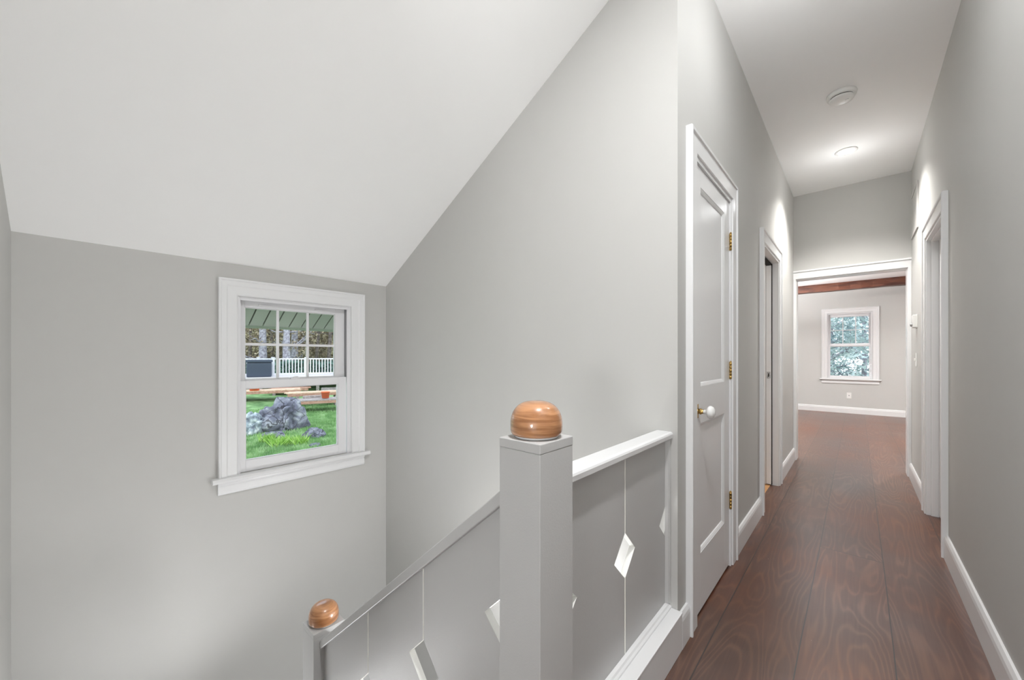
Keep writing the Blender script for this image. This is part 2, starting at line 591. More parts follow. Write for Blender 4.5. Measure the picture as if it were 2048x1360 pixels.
# ---------------------------------------------------------------- floor
f = MB()
f.box(-.56, XR + .3, YN - .2, YM, -.24, 0)
f.box(XL - .1, XR + .3, YM, YE + .14, -.24, 0)
f.box(XL - .14, XR + .3, -2.7, YN - .2, -.24, 0)
f.box(-3.2, 3.0, YE + .14, YF + .1, -.24, 0)
struct('floor', f, M['floor'], 'dark stained wide board floor running down the hallway into the far room', 'floor')
f = MB()
f.box(-3.2, XL - .1, 2.9, 4.9, -.24, .002)
f.box(XL - .1, -.575, 3.379, 4.10, -.01, .002)
struct('floor_side_room', f, M['oak_floor'], 'pale oak floor just inside the pocket doorway', 'floor')
f = MB()
f.box(XWo, 2.0, YN - .2, YM + .1, LOW - .2, LOW)
struct('floor_lower', f, M['floor'], 'board floor at the bottom of the stairwell', 'floor')

# ---------------------------------------------------------------- walls
def wall_x(mb, x0, x1, y0, y1, z0, z1, holes=()):
    """wall slab between x0 and x1 running along Y, with rectangular holes (ya, yb, za, zb)"""
    hs = sorted(holes)
    y = y0
    for ya, yb, za, zb in hs:
        if ya > y:
            mb.box(x0, x1, y, ya, z0, z1)
        if za > z0:
            mb.box(x0, x1, ya, yb, z0, za)
        if zb < z1:
            mb.box(x0, x1, ya, yb, zb, z1)
        y = yb
    if y < y1:
        mb.box(x0, x1, y, y1, z0, z1)

def wall_y(mb, y0, y1, x0, x1, z0, z1, holes=()):
    hs = sorted(holes)
    x = x0
    for xa, xb, za, zb in hs:
        if xa > x:
            mb.box(x, xa, y0, y1, z0, z1)
        if za > z0:
            mb.box(xa, xb, y0, y1, z0, za)
        if zb < z1:
            mb.box(xa, xb, y0, y1, zb, z1)
        x = xb
    if x < x1:
        mb.box(x, x1, y0, y1, z0, z1)

WIN = (.607, 1.286, .455, 1.503)
m = MB()
wall_x(m, XWo, XW, YN - .12, YM + .12, LOW, ZE + .02, [WIN])
struct('wall_left', m, M['wall'], 'grey outside wall with the sash window above the stairwell', 'wall')

# wall across the stairwell, gable shaped top following the pitch
m = MB()
m.prism([(XW, LOW), (XL, LOW), (XL, ZC + .05), (XL - .02, slope_z(XL - .02) + .04), (XW, ZE + .04)], lambda a, b, d: (a, d, b), YM, YM + .12)
m.box(XL, 2.0, YM, YM + .12, LOW, -.24)
struct('wall_stairwell', m, M['wall'], 'tall grey wall across the stairwell under the sloping ceiling', 'wall')
m = MB()
m.prism([(XW, LOW), (XL - .12, LOW), (XL - .12, slope_z(XL - .12) + .04), (XW, ZE + .04)], lambda a, b, d: (a, d, b), YN - .12, YN)
m.box(XL - .12, 2.0, YN - .12, YN, LOW, -.24)
struct('wall_near', m, M['wall'], 'sliver of grey wall at the left edge of the photo', 'wall')
m = MB()
m.box(XL - .12, XL, -2.7, YN, 0, ZC)
struct('wall_rear_left', m, M['wall'], 'left wall of the hallway behind the viewpoint', 'wall')
m = MB()
m.box(XL - .12, XR + .12, -2.82, -2.7, 0, ZC)
struct('wall_back', m, M['wall'], 'end wall of the hallway behind the viewpoint', 'wall')
m = MB()
m.box(1.9, 2.0, YN, YM, LOW, -.24)
struct('wall_lower', m, M['wall'], 'end wall of the passage under the hallway', 'wall')

D1 = (1.75, 2.385, 0, 2.01)
D2 = (3.36, 4.12, 0, 1.99)
D3 = (3.36, 4.10, 0, 2.00)
m = MB()
wall_x(m, XL - T, XL, YM + .12, YE, 0, ZC, [D1, D2])
struct('wall_hall_left', m, M['wall'], 'left hallway wall holding the panelled door and the pocket doorway', 'wall')
m = MB()
wall_x(m, XR, XR + T, -2.82, YE, 0, ZC, [D3])
struct('wall_right', m, M['wall'], 'long grey wall on the right side of the hallway', 'wall')
OP = (XL + .022, XR - .022, 0, 2.0)
m = MB()
wall_y(m, YE, YE + .14, -3.2, 3.0, 0, ZC, [OP])
struct('wall_hall_end', m, M['wall'], 'grey wall over the opening at the end of the hallway', 'wall')
FW = (-.455, .225, .69, 2.02)
m = MB()
wall_y(m, YF, YF + .16, -3.2, 3.0, 0, ZF + .2, [FW])
struct('wall_far', m, M['wall'], 'grey wall of the far room around its window', 'wall')
m = MB()
m.box(-3.3, -3.2, YE, YF + .16, 0, ZF + .2)
struct('wall_far_left', m, M['wall'], 'left wall of the far room', 'wall')
m = MB()
m.box(3.0, 3.1, YE, YF + .16, 0, ZF + .2)
struct('wall_far_right', m, M['wall'], 'right wall of the far room', 'wall')
# side room beyond the pocket door and closet behind door 1, shallow room behind door 3
m = MB()
m.box(-3.3, -3.2, 2.8, 5.0, 0, 2.5)
m.box(-3.2, XL - T, 2.8, 2.9, 0, 2.5)
m.box(-3.2, XL - T, 4.9, 5.0, 0, 2.5)
struct('wall_side_room', m, M['wall'], 'grey walls of the room behind the pocket door', 'wall')

# ---------------------------------------------------------------- ceilings
m = MB()
m.box(XK, XR + .12, -2.82, YM + .001, ZC, ZC + .1)
m.box(XL - .12, XR + .12, YM + .001, YE + .01, ZC, ZC + .1)
m.box(XL - .12, XK, -2.82, YN, ZC, ZC + .1)
struct('ceiling', m, M['ceiling'], 'flat white ceiling of the hallway', 'ceiling')
m = MB()
m.prism([(XW - .01, slope_z(XW - .01)), (XK, slope_z(XK)), (XK, slope_z(XK) + .12), (XW - .01, ZE + .12)], lambda a, b, d: (a, d, b), YN - .13, YM + .13)
struct('ceiling_sloped', m, M['ceiling'], 'sloping white ceiling over the stairwell', 'ceiling')
m = MB()
m.box(-3.3, 3.1, YE + .14, YF + .16, ZF, ZF + .1)
struct('ceiling_far', m, M['ceiling'], 'low white ceiling of the far room', 'ceiling')
m = MB()
m.box(-3.3, XL - T, 2.8, 5.0, 2.5, 2.6)
struct('ceiling_side_room', m, M['ceiling'], 'white ceiling of the room behind the pocket door', 'ceiling')

# ---------------------------------------------------------------- mouldings
CASING = [(0, 0), (0, .017), (.003, .020), (.072, .020), (.075, .0265), (.086, .028), (.09, .024), (.09, 0)]
def scaled(prof, w, d=1.0):
    k = w / .09
    return [(a * k, b * d) for a, b in prof]
FL = lambda s_, z, d: (XL + d, s_, z)     # faces +X
FR = lambda s_, z, d: (XR - d, s_, z)     # faces -X
FWN = lambda s_, z, d: (XW + d, s_, z)
FE = lambda s_, z, d: (s_, YE - d, z)     # faces -Y
FF = lambda s_, z, d: (s_, YF - d, z)

def base_run(name, fn, a, b, label, h=.135, th=.018):
    mb = MB()
    prof = [(0, 0), (th, 0), (th, h - .028), (th * .85, h - .014), (th * .45, h), (0, h)]
    mb.prism(prof, lambda d, z, s_: fn(s_, z, d), a, b)
    return struct(name, mb, M['trim'], label, 'baseboard', bevel=.001)
base_run('baseboard_left', FL, 2.476, 3.27, 'white baseboard on the left wall between the two doors')
base_run('baseboard_left_far', FL, 4.21, YE - .022, 'white baseboard on the left wall past the pocket doorway')
base_run('baseboard_left_near', FL, YM + .002, 1.66, 'short stub of white baseboard before the first door')
base_run('baseboard_right', FR, -2.7, 3.27, 'long white baseboard along the right wall in the foreground')
base_run('baseboard_right_far', FR, 4.19, YE - .022, 'white baseboard on the right wall past the right hand door')
mb = MB()
prof = [(0, 0), (.02, 0), (.02, .09), (.014, .10), (.014, .112), (.006, .125), (0, .125)]
mb.prism(prof, lambda d, z, s_: FF(s_, z, d), -3.2, 3.0)
struct('baseboard_far', mb, M['trim'], 'white moulded baseboard under the window of the far room', 'baseboard')

# ---------------------------------------------------------------- door 1: panelled closet door
def door_frame(parent, fn, o, w=.09, depth=T, reveal=.0, top_w=None):
    """casing swept round the opening + jamb lining"""
    ya, yb, za, zb = o
    c = MB()
    c.sweep([(yb, 0), (yb, zb), (ya, zb), (ya, 0)][::-1] if False else [(ya, 0), (ya, zb), (yb, zb), (yb, 0)], scaled(CASING, w), fn)
    c.build('casing', M['trim'], parent, bevel=.0008)
    j = MB()
    for a, b, c0, c1 in ((ya, ya + .018, 0, zb), (yb - .018, yb, 0, zb), (ya + .018, yb - .018, zb - .018, zb)):
        pts = [fn(a, c0, .012), fn(b, c1, -depth)]
        j.box(pts[0][0], pts[1][0], pts[0][1], pts[1][1], pts[0][2], pts[1][2])
    j.build('jamb', M['trim'], parent, bevel=.0008)

def panel_leaf(parent, fn, a0, a1, z0, z1, face, thick, panels, name='door_leaf'):
    """leaf with recessed panels; face = depth of its front; rails and stiles are one mesh with the panels let in"""
    lf = MB()
    xs = [a0, panels[0][0], panels[0][1], a1]
    def bx(a, b, c0, c1, d0, d1):
        p, q = fn(a, c0, d0), fn(b, c1, d1)
        lf.box(p[0], q[0], p[1], q[1], p[2], q[2])
    bx(a0, xs[1], z0, z1, face, face - thick)
    bx(xs[2], a1, z0, z1, face, face - thick)
    zs = [z0]
    for p in sorted(panels, key=lambda q: q[2]):
        bx(xs[1], xs[2], zs[-1], p[2], face, face - thick)
        zs.append(p[3])
    bx(xs[1], xs[2], zs[-1], z1, face, face - thick)
    for p in panels:
        bx(p[0], p[1], p[2], p[3], face - .011, face - thick + .011)
        # ovolo moulding round the recess (closed loop of four mitred bars)
        pr = [(0, -.011), (0, -.001), (.005, -.003), (.013, -.0075), (.016, -.011)]
        A = [(p[0], p[2]), (p[0], p[3]), (p[1], p[3]), (p[1], p[2])]
        n = 4
        rings = []
        for i in range(n):
            sx = 1 if i in (0, 1) else -1
            sz = 1 if i in (0, 3) else -1
            rings.append([lf.bm.verts.new(fn(A[i][0] + sx * o_, A[i][1] + sz * o_, face + d_)) for o_, d_ in pr])
        for i in range(n):
            r0, r1 = rings[i], rings[(i + 1) % n]
            for k in range(len(pr) - 1):
                lf.bm.faces.new((r0[k], r0[k + 1], r1[k + 1], r1[k]))
    return lf.build(name, M['trim'], parent, bevel=.0008)

d1 = empty('door_1', (XL, (D1[0] + D1[1]) / 2, 0), 'narrow white two panel door with white porcelain knob and brass hinges', 'door', kind='structure')
door_frame(d1, FL, D1)
leaf = panel_leaf(d1, FL, D1[0] + .020, D1[1] - .020, .012, D1[3] - .021, .004, .034,
                  [(1.848, 2.262, 1.015, 1.905), (1.848, 2.262, .268, .848)])
kx = XL + .004
k = MB()
k.lathe([(0, .0), (.0125, .0), (.0125, .003), (.012, .005)], (kx, 1.80, .908), 'X', 24)
for dz in (-.008, .008):
    pass
k.box(kx, kx + .003, 1.789, 1.811, .878, .938)
k.lathe([(.0105, .003), (.0105, .010), (.0135, .012), (.0135, .016), (.010, .019), (.009, .026)], (kx, 1.80, .908), 'X', 24)
k.build('knob_rosette', M['brass'], leaf, bevel=.0008)
k = MB()
k.lathe([(.008, .022), (.009, .034), (.013, .039), (.022, .043), (.0275, .050), (.0275, .057), (.023, .065), (.013, .070), (0, .0715)], (kx, 1.80, .908), 'X', 36)
kn = k.build('door_knob', M['ivory'], leaf)
kn['label'] = 'white porcelain knob'
for zz in (1.774, 1.07, .36):
    h = MB()
    h.box(XL + .0045, XL + .0068, D1[1] - .0195, D1[1] - .001, zz - .046, zz + .046)
    for q in range(5):
        h.lathe([(0, 0), (.0055, 0), (.0055, .0176), (0, .0176)], (XL + .0115, D1[1] - .019, zz - .046 + q * .0185), 'Z', 12)
    h.lathe([(0, 0), (.0045, 0), (.0055, .004), (0, .008)], (XL + .0115, D1[1] - .019, zz + .046), 'Z', 12)
    h.build('hinge', M['brass'], d1)

# ---------------------------------------------------------------- door 2: pocket doorway
d2 = empty('door_2', (XL, 3.74, 0), 'pocket doorway on the left wall with its sliding door pushed back into the wall', 'door', kind='structure')
door_frame(d2, FL, (D2[0], D2[1], 0, D2[3]))
pd = MB()
pd.box(XL - .079, XL - .042, 4.075, 4.099, .012, D2[3] - .035)
pdl = pd.build('door_leaf', M['trim'], d2, bevel=.001)
g = MB()
g.box(XL - .084, XL - .036, 4.0992, 4.1015, 0.004, D2[3] - .0185)
g.box(XL - .082, XL - .040, D2[0] + .03, 4.098, D2[3] - .030, D2[3] - .0185)
g.build('pocket_slot', M['dark'], d2)
g = MB()
g.box(XL - .074, XL - .047, 4.0735, 4.0752, .95, 1.01)
lt = g.build('edge_pull', M['steel'], pdl, bevel=.0005)
g = MB()
g.box(XL - .0645, XL - .0565, 4.0728, 4.0736, .965, .995)
g.build('pull_slot', M['dark'], d2)

# ---------------------------------------------------------------- door 3: right hand door, set deep in its jamb
d3 = empty('door_3', (XR, 3.73, 0), 'white panelled door set deep in its frame on the right wall', 'door', kind='structure')
door_frame(d3, FR, D3)
st = MB()
for a, b, c0, c1 in ((D3[0] + .018, D3[0] + .030, 0, D3[3] - .018), (D3[1] - .030, D3[1] - .018, 0, D3[3] - .018), (D3[0] + .030, D3[1] - .030, D3[3] - .030, D3[3] - .018)):
    st.box(XR + .012, XR + .050, a, b, c0, c1)
st.build('door_stop', M['trim'], d3, bevel=.001)
panel_leaf(d3, FR, D3[0] + .0184, D3[1] - .0184, .012, D3[3] - .0184, -.0505, .034,
           [(3.49, 3.97, 1.03, 1.86), (3.49, 3.97, .25, .86)])

# ---------------------------------------------------------------- cased opening at the hall's end
o4 = empty('trim_1', (-.07, YE, 0), 'white cased opening at the end of the hallway', 'doorway', kind='structure')
c = MB()
c.box(XL, XR, YE - .020, YE, 1.995, 2.068)
c.box(XL, XR, YE - .030, YE, 2.068, 2.085)
c.build('head_casing', M['trim'], o4, bevel=.0015)
c = MB()
c.box(XL + .0005, XL + .024, YE - .022, YE, 0, 1.995)
c.build('side_casing', M['trim'], o4, bevel=.0015)
c = MB()
c.box(XR - .024, XR - .0005, YE - .022, YE, 0, 1.995)
c.build('side_casing', M['trim'], o4, bevel=.0015)
c = MB()
c.box(OP[0], OP[0] + .006, YE + .0005, YE + .15, 0, 2.0)
c.box(OP[1] - .006, OP[1], YE + .0005, YE + .15, 0, 2.0)
c.box(OP[0] + .006, OP[1] - .006, YE + .0005, YE + .15, 1.990, 2.0)
c.build('jamb', M['trim'], o4)

# ---------------------------------------------------------------- windows
def window(idx, fn, o, glass_in, label, split, muntin_z, fnbox, loc, apron=.08, stool=(.05, .026), outer_depth=-.16, thin=1.0):
    ya, yb, za, zb = o
    w = empty('window_%d' % idx, loc, label, 'window', kind='structure')
    c = MB()
    c.sweep([(ya, za), (ya, zb), (yb, zb), (yb, za)],
            [(0, 0), (0, .011), (.007, .017), (.050, .018), (.057, .023), (.080, .024), (.085, .030), (.092, .030), (.095, .026), (.095, 0)], fn)
    c.build('window_casing', M['trim'], w, bevel=.0008)
    def bx(mb, a, b, c0, c1, d0, d1):
        p, q = fn(a, c0, d0), fn(b, c1, d1)
        mb.box(p[0], q[0], p[1], q[1], p[2], q[2])
    s_ = MB()
    prof = [(-.10, za - .026), (stool[0] - .006, za - .026), (stool[0], za - .020), (stool[0] + .002, za - .013), (stool[0], za - .006), (stool[0] - .006, za), (-.10, za)]
    s_.prism([(max(a, 0), b) for a, b in prof], lambda d, z, s2: fn(s2, z, d), ya - .125, yb + .125)
    bx(s_, ya + .0005, yb - .0005, za - .026, za - .0005, .001, outer_depth + .02)
    s_.build('window_stool', M['trim'], w, bevel=.001)
    a_ = MB()
    prof = [(0, za - .026), (.020, za - .026), (.020, za - .040), (.015, za - .048), (.018, za - .085), (.012, za - .098), (0, za - .100)]
    a_.prism(prof, lambda d, z, s2: fn(s2, z, d), ya - .095, yb + .095)
    a_.build('window_apron', M['trim'], w, bevel=.0008)
    j = MB()
    for a, b, c0, c1 in ((ya, ya + .010, za, zb), (yb - .010, yb, za, zb), (ya + .010, yb - .010, zb - .010, zb)):
        bx(j, a, b, c0, c1, -.0005, outer_depth)
    # inner stop beads
    for a, b, c0, c1 in ((ya + .010, ya + .016, za, zb - .01), (yb - .024, yb - .010, za, zb - .01), (ya + .016, yb - .024, zb - .022, zb - .010)):
        bx(j, a, b, c0, c1, -.004, -.016)
    j.build('window_frame', M['vinyl'], w, bevel=.0008)
    t_ = MB()
    bx(t_, yb - .020, yb - .0102, split, zb - .012, -.016, -.062)
    bx(t_, ya + .0102, ya + .012, split, zb - .012, -.016, -.062)
    t_.build('jamb_track', M['track'], w)
    # sashes
    gl, gr, gzb, gzt, uzb, uzt = glass_in
    def sash(name, a0, a1, z0, z1, g0, g1, h0, h1, d0, d1, muntins):
        sb = MB()
        bx(sb, a0, g0, z0, z1, d0, d1)
        bx(sb, g1, a1, z0, z1, d0, d1)
        bx(sb, g0, g1, z0, h0, d0, d1)
        bx(sb, g0, g1, h1, z1, d0, d1)
        # glazing bead
        dm = d0 - .008
        for a, b, c0, c1 in ((g0, g0 + .005, h0, h1), (g1 - .005, g1, h0, h1), (g0 + .005, g1 - .005, h0, h0 + .005), (g0 + .005, g1 - .005, h1 - .005, h1)):
            bx(sb, a, b, c0, c1, dm, d1 + .006)
        ob = sb.build(name, M['vinyl'], w, bevel=.0012)
        mid = (d0 + d1) / 2
        gb = MB()
        bx(gb, g0 + .001, g1 - .001, h0 + .001, h1 - .001, mid + .0015, mid - .0015)
        gb.build('glass_pane', M['glass'], ob)
        if muntins:
            mu = MB()
            for q in (1, 2):
                cc = g0 + (g1 - g0) * q / 3
                bx(mu, cc - .008 * thin, cc + .008 * thin, h0, h1, mid + .006, mid - .006)
            bx(mu, g0, g1, muntins - .008 * thin, muntins + .008 * thin, mid + .0055, mid - .0055)
            mu.build('muntins', M['vinyl'], ob, bevel=.0015)
        return ob
    low = sash('lower_sash', ya + .012, yb - .026, za + .002, split, gl, gr, gzb, gzt, -.018, -.046, None)
    up = sash('upper_sash', ya + .012, yb - .022, split - .036, zb - .012, gl + .004, gr - .006, uzb, uzt, -.052, -.080, muntin_z)
    lk_ = MB()
    cy = (gl + gr) / 2
    bx(lk_, cy - .028, cy + .028, split, split + .010, -.022, -.044)
    bx(lk_, cy - .008, cy + .020, split + .010, split + .018, -.026, -.040)
    lk_.build('sash_lock', M['vinyl'], low, bevel=.002)
    for q in (.2, .8):
        v = MB()
        cc = gl + (gr - gl) * q
        bx(v, cc - .035, cc + .035, uzt + .016, uzt + .024, -.046, -.052)
        v.build('vent_latch', M['vinyl'], up, bevel=.002)
    return w

window(1, FWN, WIN, (.652, 1.204, .523, .955, 1.005, 1.446), 'white double hung window over the stairwell looking out on lawn and rocks', 1.0, 1.222, None, (XW, .946, WIN[2]))
window(2, FF, FW, (-.415, .180, .745, 1.345, 1.400, 1.945), 'white double hung window in the far room looking out on tangled branches', 1.375, 1.675, None, (-.115, YF, FW[2]), outer_depth=-.16, thin=.9)

# ---------------------------------------------------------------- stair guard: newels, rails and boards
NX0, NX1, NY0, NY1 = -.622, -.502, .650, .776
def newel(x0, x1, y0, y1, z0, z1, label):
    n = empty('newel_post', ((x0 + x1) / 2, (y0 + y1) / 2, z0), label, 'newel post', 'newel posts of the stair guard')
    p = MB()
    p.box(x0, x1, y0, y1, z0, z1 - .022)
    p.build('post', M['guard'], n, bevel=.0015)
    c = MB()
    c.box(x0 - .0006, x1 + .0006, y0 - .0006, y1 + .0006, z1 - .0218, z1)
    c.build('post_cap', M['guard'], n, bevel=.002)
    k = MB()
    cx, cy = (x0 + x1) / 2, (y0 + y1) / 2
    k.lathe([(0, .0005), (.050, .0005), (.052, .003), (.052, .006), (0, .006)], (cx, cy, z1), 'Z', 48)
    k.build('finial_base', M['trim'], n)
    k = MB()
    prof = [(0, .006), (.055, .006), (.0590, .009), (.0610, .015), (.0612, .030)]
    for q in range(1, 15):
        a = q / 15 * PI / 2
        prof.append((.0612 * math.cos(a) ** .72, .030 + .054 * math.sin(a) ** .95))
    prof.append((0, .084))
    k.lathe(prof, (cx, cy, z1), 'Z', 64)
    fo = k.build('finial', M['knob_wood'], n)
    fo['label'] = 'varnished oak dome'
    return n
newel(NX0, NX1, NY0, NY1, 0, .961, 'large near square grey newel post with oak dome at the top of the stairs')
newel(-1.824, -1.706, .650, .782, -1.15, -.028, 'smaller looking grey newel post with oak dome lower down the stairs')

PX0, PX1 = -.590, -.570     # boards of the level guard
def diamond_board(s0, s1, z0f, z1f, cuts, fn, d0, d1, parent):
    """board outline (s, z) with half-diamond notches; cuts: list of (side, zc, r)"""
    mb = MB()
    pts = []
    right = [c for c in cuts if c[0] == 1]
    left = [c for c in cuts if c[0] == -1]
    pts.append((s0, z0f(s0)))
    pts.append((s1, z0f(s1)))
    for _, zc, r in right:
        pts += [(s1, zc - r), (s1 - r, zc), (s1, zc + r)]
    pts.append((s1, z1f(s1)))
    pts.append((s0, z1f(s0)))
    for _, zc, r in left:
        pts += [(s0, zc + r), (s0 + r, zc), (s0, zc - r)]
    mb.prism(pts, lambda a, b, d: fn(a, b, d), d0, d1)
    bm = mb.bm
    bm.normal_update()
    ax = (fn(0, 0, 1)[0] - fn(0, 0, 0)[0], fn(0, 0, 1)[1] - fn(0, 0, 0)[1])
    for f_ in bm.faces:
        al = abs(f_.normal.x * ax[0] + f_.normal.y * ax[1])
        f_.material_index = 0 if al > .9 else 1
    bmesh.ops.triangulate(bm, faces=[f_ for f_ in bm.faces if len(f_.verts) > 4])
    return mb.build('guard_board', [M['guard'], M['edge']], parent)

G = .0030
R = .073
guard = empty('stair_guard', (-.58, 1.17, 0), 'level grey board guard with diamond cutouts between tall newel and wall', 'railing')
joints = [NY1, .826, 1.1945, YM - .004]
joints = [.776, .826, 1.1945, 1.5625]
flat0 = lambda s_: .15
flat1 = lambda s_: .822
fnG = lambda a, b, d: (d, a, b)
diamond_board(.777, .826 - G, flat0, flat1, [(1, .491, .048)], fnG, PX0, PX1, guard)
diamond_board(.826 + G, 1.1945 - G, flat0, flat1, [(-1, .491, R), (1, .491, R)], fnG, PX0, PX1, guard)
diamond_board(1.1945 + G, 1.5625, flat0, flat1, [(-1, .491, R), (1, .491, R)], fnG, PX0, PX1, guard)
c = MB()
c.prism([(-.612, .822), (-.549, .822), (-.544, .825), (-.543, .840), (-.546, .846), (-.554, .849), (-.606, .849), (-.614, .846), (-.617, .840), (-.616, .825)], lambda a, b, d: (a, d, b), .7765, YM - .0005)
c.build('cap_rail', M['trim'], guard, bevel=.001)
c = MB()
c.box(-.60, -.508, .777, YM - .0005, .0005, .142)
c.box(-.60, -.5065, .777, YM - .0005, .142, .150)
c.build('curb', M['trim'], guard, bevel=.002)
c = MB()
c.prism([(-.5695, .1505), (-.548, .1505), (-.549, .156), (-.555, .160), (-.5585, .166), (-.5695, .168)], lambda a, b, d: (a, d, b), .777, YM - .001)
c.build('bottom_moulding', M['trim'], guard)
c = MB()
c.prism([(-.5695, YM - .001), (-.552, YM - .001), (-.552, YM - .006), (-.558, YM - .013), (-.5695, YM - .018)], lambda a, b, d: (a, b, d), .169, .823)
c.build('corner_moulding', M['guard'], guard)

# sloping guard, in the plane y = .693 ... .713
RS = .837
def railz(x):
    return .818 + RS * (x + .651)
sg = empty('stair_guard', (-1.16, .70, 0), 'sloping grey board guard with diamond cutouts running down to lower newel', 'railing')
top = lambda x: railz(x) - .036
bot = lambda x: railz(x) - .72
fnS = lambda a, b, d: (a, d, b)
js = [(-.640, .490), (-.984, .210), (-1.3235, -.077), (-1.7055, None)]
SY0, SY1 = .693, .713
diamond_board(-.640 + G, -.6225, bot, top, [], fnS, SY0, SY1, sg)
diamond_board(-.984 + G, -.640 - G, bot, top, [(-1, .210, R), (1, .490, R)], fnS, SY0, SY1, sg)
diamond_board(-1.3235 + G, -.984 - G, bot, top, [(-1, -.077, R), (1, .210, R)], fnS, SY0, SY1, sg)
diamond_board(-1.7055, -1.3235 - G, bot, top, [(1, -.077, R)], fnS, SY0, SY1, sg)
def slope_bar(mb, x0, x1, y0, y1, dz0, dz1):
    mb.prism([(x0, railz(x0) + dz0), (x1, railz(x1) + dz0), (x1, railz(x1) + dz1), (x0, railz(x0) + dz1)], lambda a, b, d: (a, d, b), y0, y1)
c = MB()
slope_bar(c, -1.7055, -.6225, .674, .732, -.037, 0)
c.build('cap_rail', M['guard'], sg, bevel=.003)
c = MB()
slope_bar(c, -1.7055, -.6225, .680, .726, -.77, -.71)
c.build('shoe_rail', M['trim'], sg, bevel=.003)

# ---------------------------------------------------------------- stairs
def flight(name, x0, y0, y1, ztop, n, dirx, label, rise=.1917, run=.23, last=True):
    root = empty(name, (x0, (y0 + y1) / 2, ztop - rise * n), label, 'stairs', kind='structure')
    for i in range(n):
        xa = x0 + dirx * run * i
        z = ztop - rise * (i + 1)
        r = MB()
        r.box(xa, xa - dirx * .015, y0 + .026, y1 - .001, z, z + rise - (.026 if i else .0))
        r.build('riser', M['trim'], root)
        if i < n - 1:
            t_ = MB()
            t_.box(xa, xa + dirx * (run + .022), y0 + .026, y1 - .001, z - .026, z)
            t_.build('tread', M['tread'], root, bevel=.003)
    s1 = MB()
    xe = x0 + dirx * run * (n - 1)
    for ys in ((y0 + .001, y0 + .025),):
        s1.prism([(x0, ztop + .10), (x0, ztop - .30), (xe + dirx * run, ztop - rise * n - .0), (xe + dirx * run, ztop - rise * n + .12)], lambda a, b, d: (a, d, b), ys[0], ys[1])
    s1.build('stringer', M['trim'], root)
    return root
flight('stairs_upper', -.562, YN, .672, 0, 6, -1, 'upper flight of stained treads descending from the hallway')
ld = MB()
ld.box(XW + .001, -1.830, YN + .001, YM - .001, -1.19, -1.15)
ld.box(-1.830, -1.70, .60, YM - .001, -1.19, -1.15)
struct('floor_landing', ld, M['trim'], 'pale painted landing where the stairs turn under the window', 'landing')
flight('stairs_lower', -1.70, .80, YM - .001, -1.15, 7, 1, 'lower flight continuing down under the hallway')

# ---------------------------------------------------------------- ceiling fixtures and added fill lamps
def downlight(x, y, z, label):
    r = empty('recessed_light', (x, y, z), label, 'light', 'recessed ceiling lights')
    a = MB()
    a.lathe([(.058, -.001), (.075, -.001), (.0765, -.004), (.072, -.0075), (.060, -.009), (.056, -.006), (.056, -.001)], (x, y, z), 'Z', 48)
    a.build('trim_ring', M['plastic'], r)
    a = MB()
    a.lathe([(0, -.0015), (.0565, -.0015), (.0565, -.0045), (0, -.0065)], (x, y, z), 'Z', 48)
    a.build('lens', M['lamp'], r)
    return r
downlight(-.07, 4.39, ZC, 'round recessed ceiling light glowing near the end of the hallway')
downlight(-.10, .55, ZC, 'round recessed ceiling light above the top of the stairs')
downlight(1.4, 8.2, ZF, 'round recessed ceiling light in the far room, right of its doorway')

sd = empty('smoke_detector', (-.078, 3.41, ZC), 'round white smoke detector on the hallway ceiling', 'smoke detector')
a = MB()
a.lathe([(0, -.001), (.078, -.001), (.080, -.006), (.078, -.022), (.074, -.026), (0, -.026)], (-.078, 3.41, ZC), 'Z', 48)
a.build('base', M['plastic'], sd)
a = MB()
a.lathe([(0, -.026), (.062, -.026), (.062, -.034), (0, -.034)], (-.078, 3.41, ZC), 'Z', 48)
a.build('vent_slot', M['dark'], sd)
a = MB()
a.lathe([(0, -.032), (.066, -.032), (.068, -.037), (.062, -.046), (.040, -.052), (0, -.053)], (-.078, 3.41, ZC), 'Z', 48)
a.build('cover', M['plastic'], sd)
a = MB()
a.lathe([(0, -.052), (.009, -.052), (.009, -.0545), (0, -.055)], (-.050, 3.40, ZC), 'Z', 16)
a.build('test_button', M['plastic'], sd)

def fill_torchiere(x, y, z0, z1, label):  # body for an added uplight that stands out of view
    r = empty('fill_floor_lamp', (x, y, z0), label, 'lamp')
    a = MB()
    a.lathe([(0, 0), (.13, 0), (.13, .012), (.02, .03), (0, .03)], (x, y, z0), 'Z', 32)
    a.build('base', M['steel'], r)
    a = MB()
    a.lathe([(.012, .028), (.012, z1 - z0 - .12)], (x, y, z0), 'Z', 16)
    a.build('pole', M['steel'], r)
    a = MB()
    a.lathe([(.012, z1 - z0 - .125), (.06, z1 - z0 - .11), (.16, z1 - z0 - .01), (.158, z1 - z0 - .01), (.058, z1 - z0 - .10), (0, z1 - z0 - .11)], (x, y, z0), 'Z', 32)
    a.build('lamp_shade', M['plastic'], r)
    return r
fill_torchiere(-2.2, 7.6, 0, 1.79, 'added unseen uplight lamp in the far room left of the doorway')
fill_torchiere(-2.15, .15, -1.15, -.94, 'added unseen low uplight lamp standing on the stair landing')
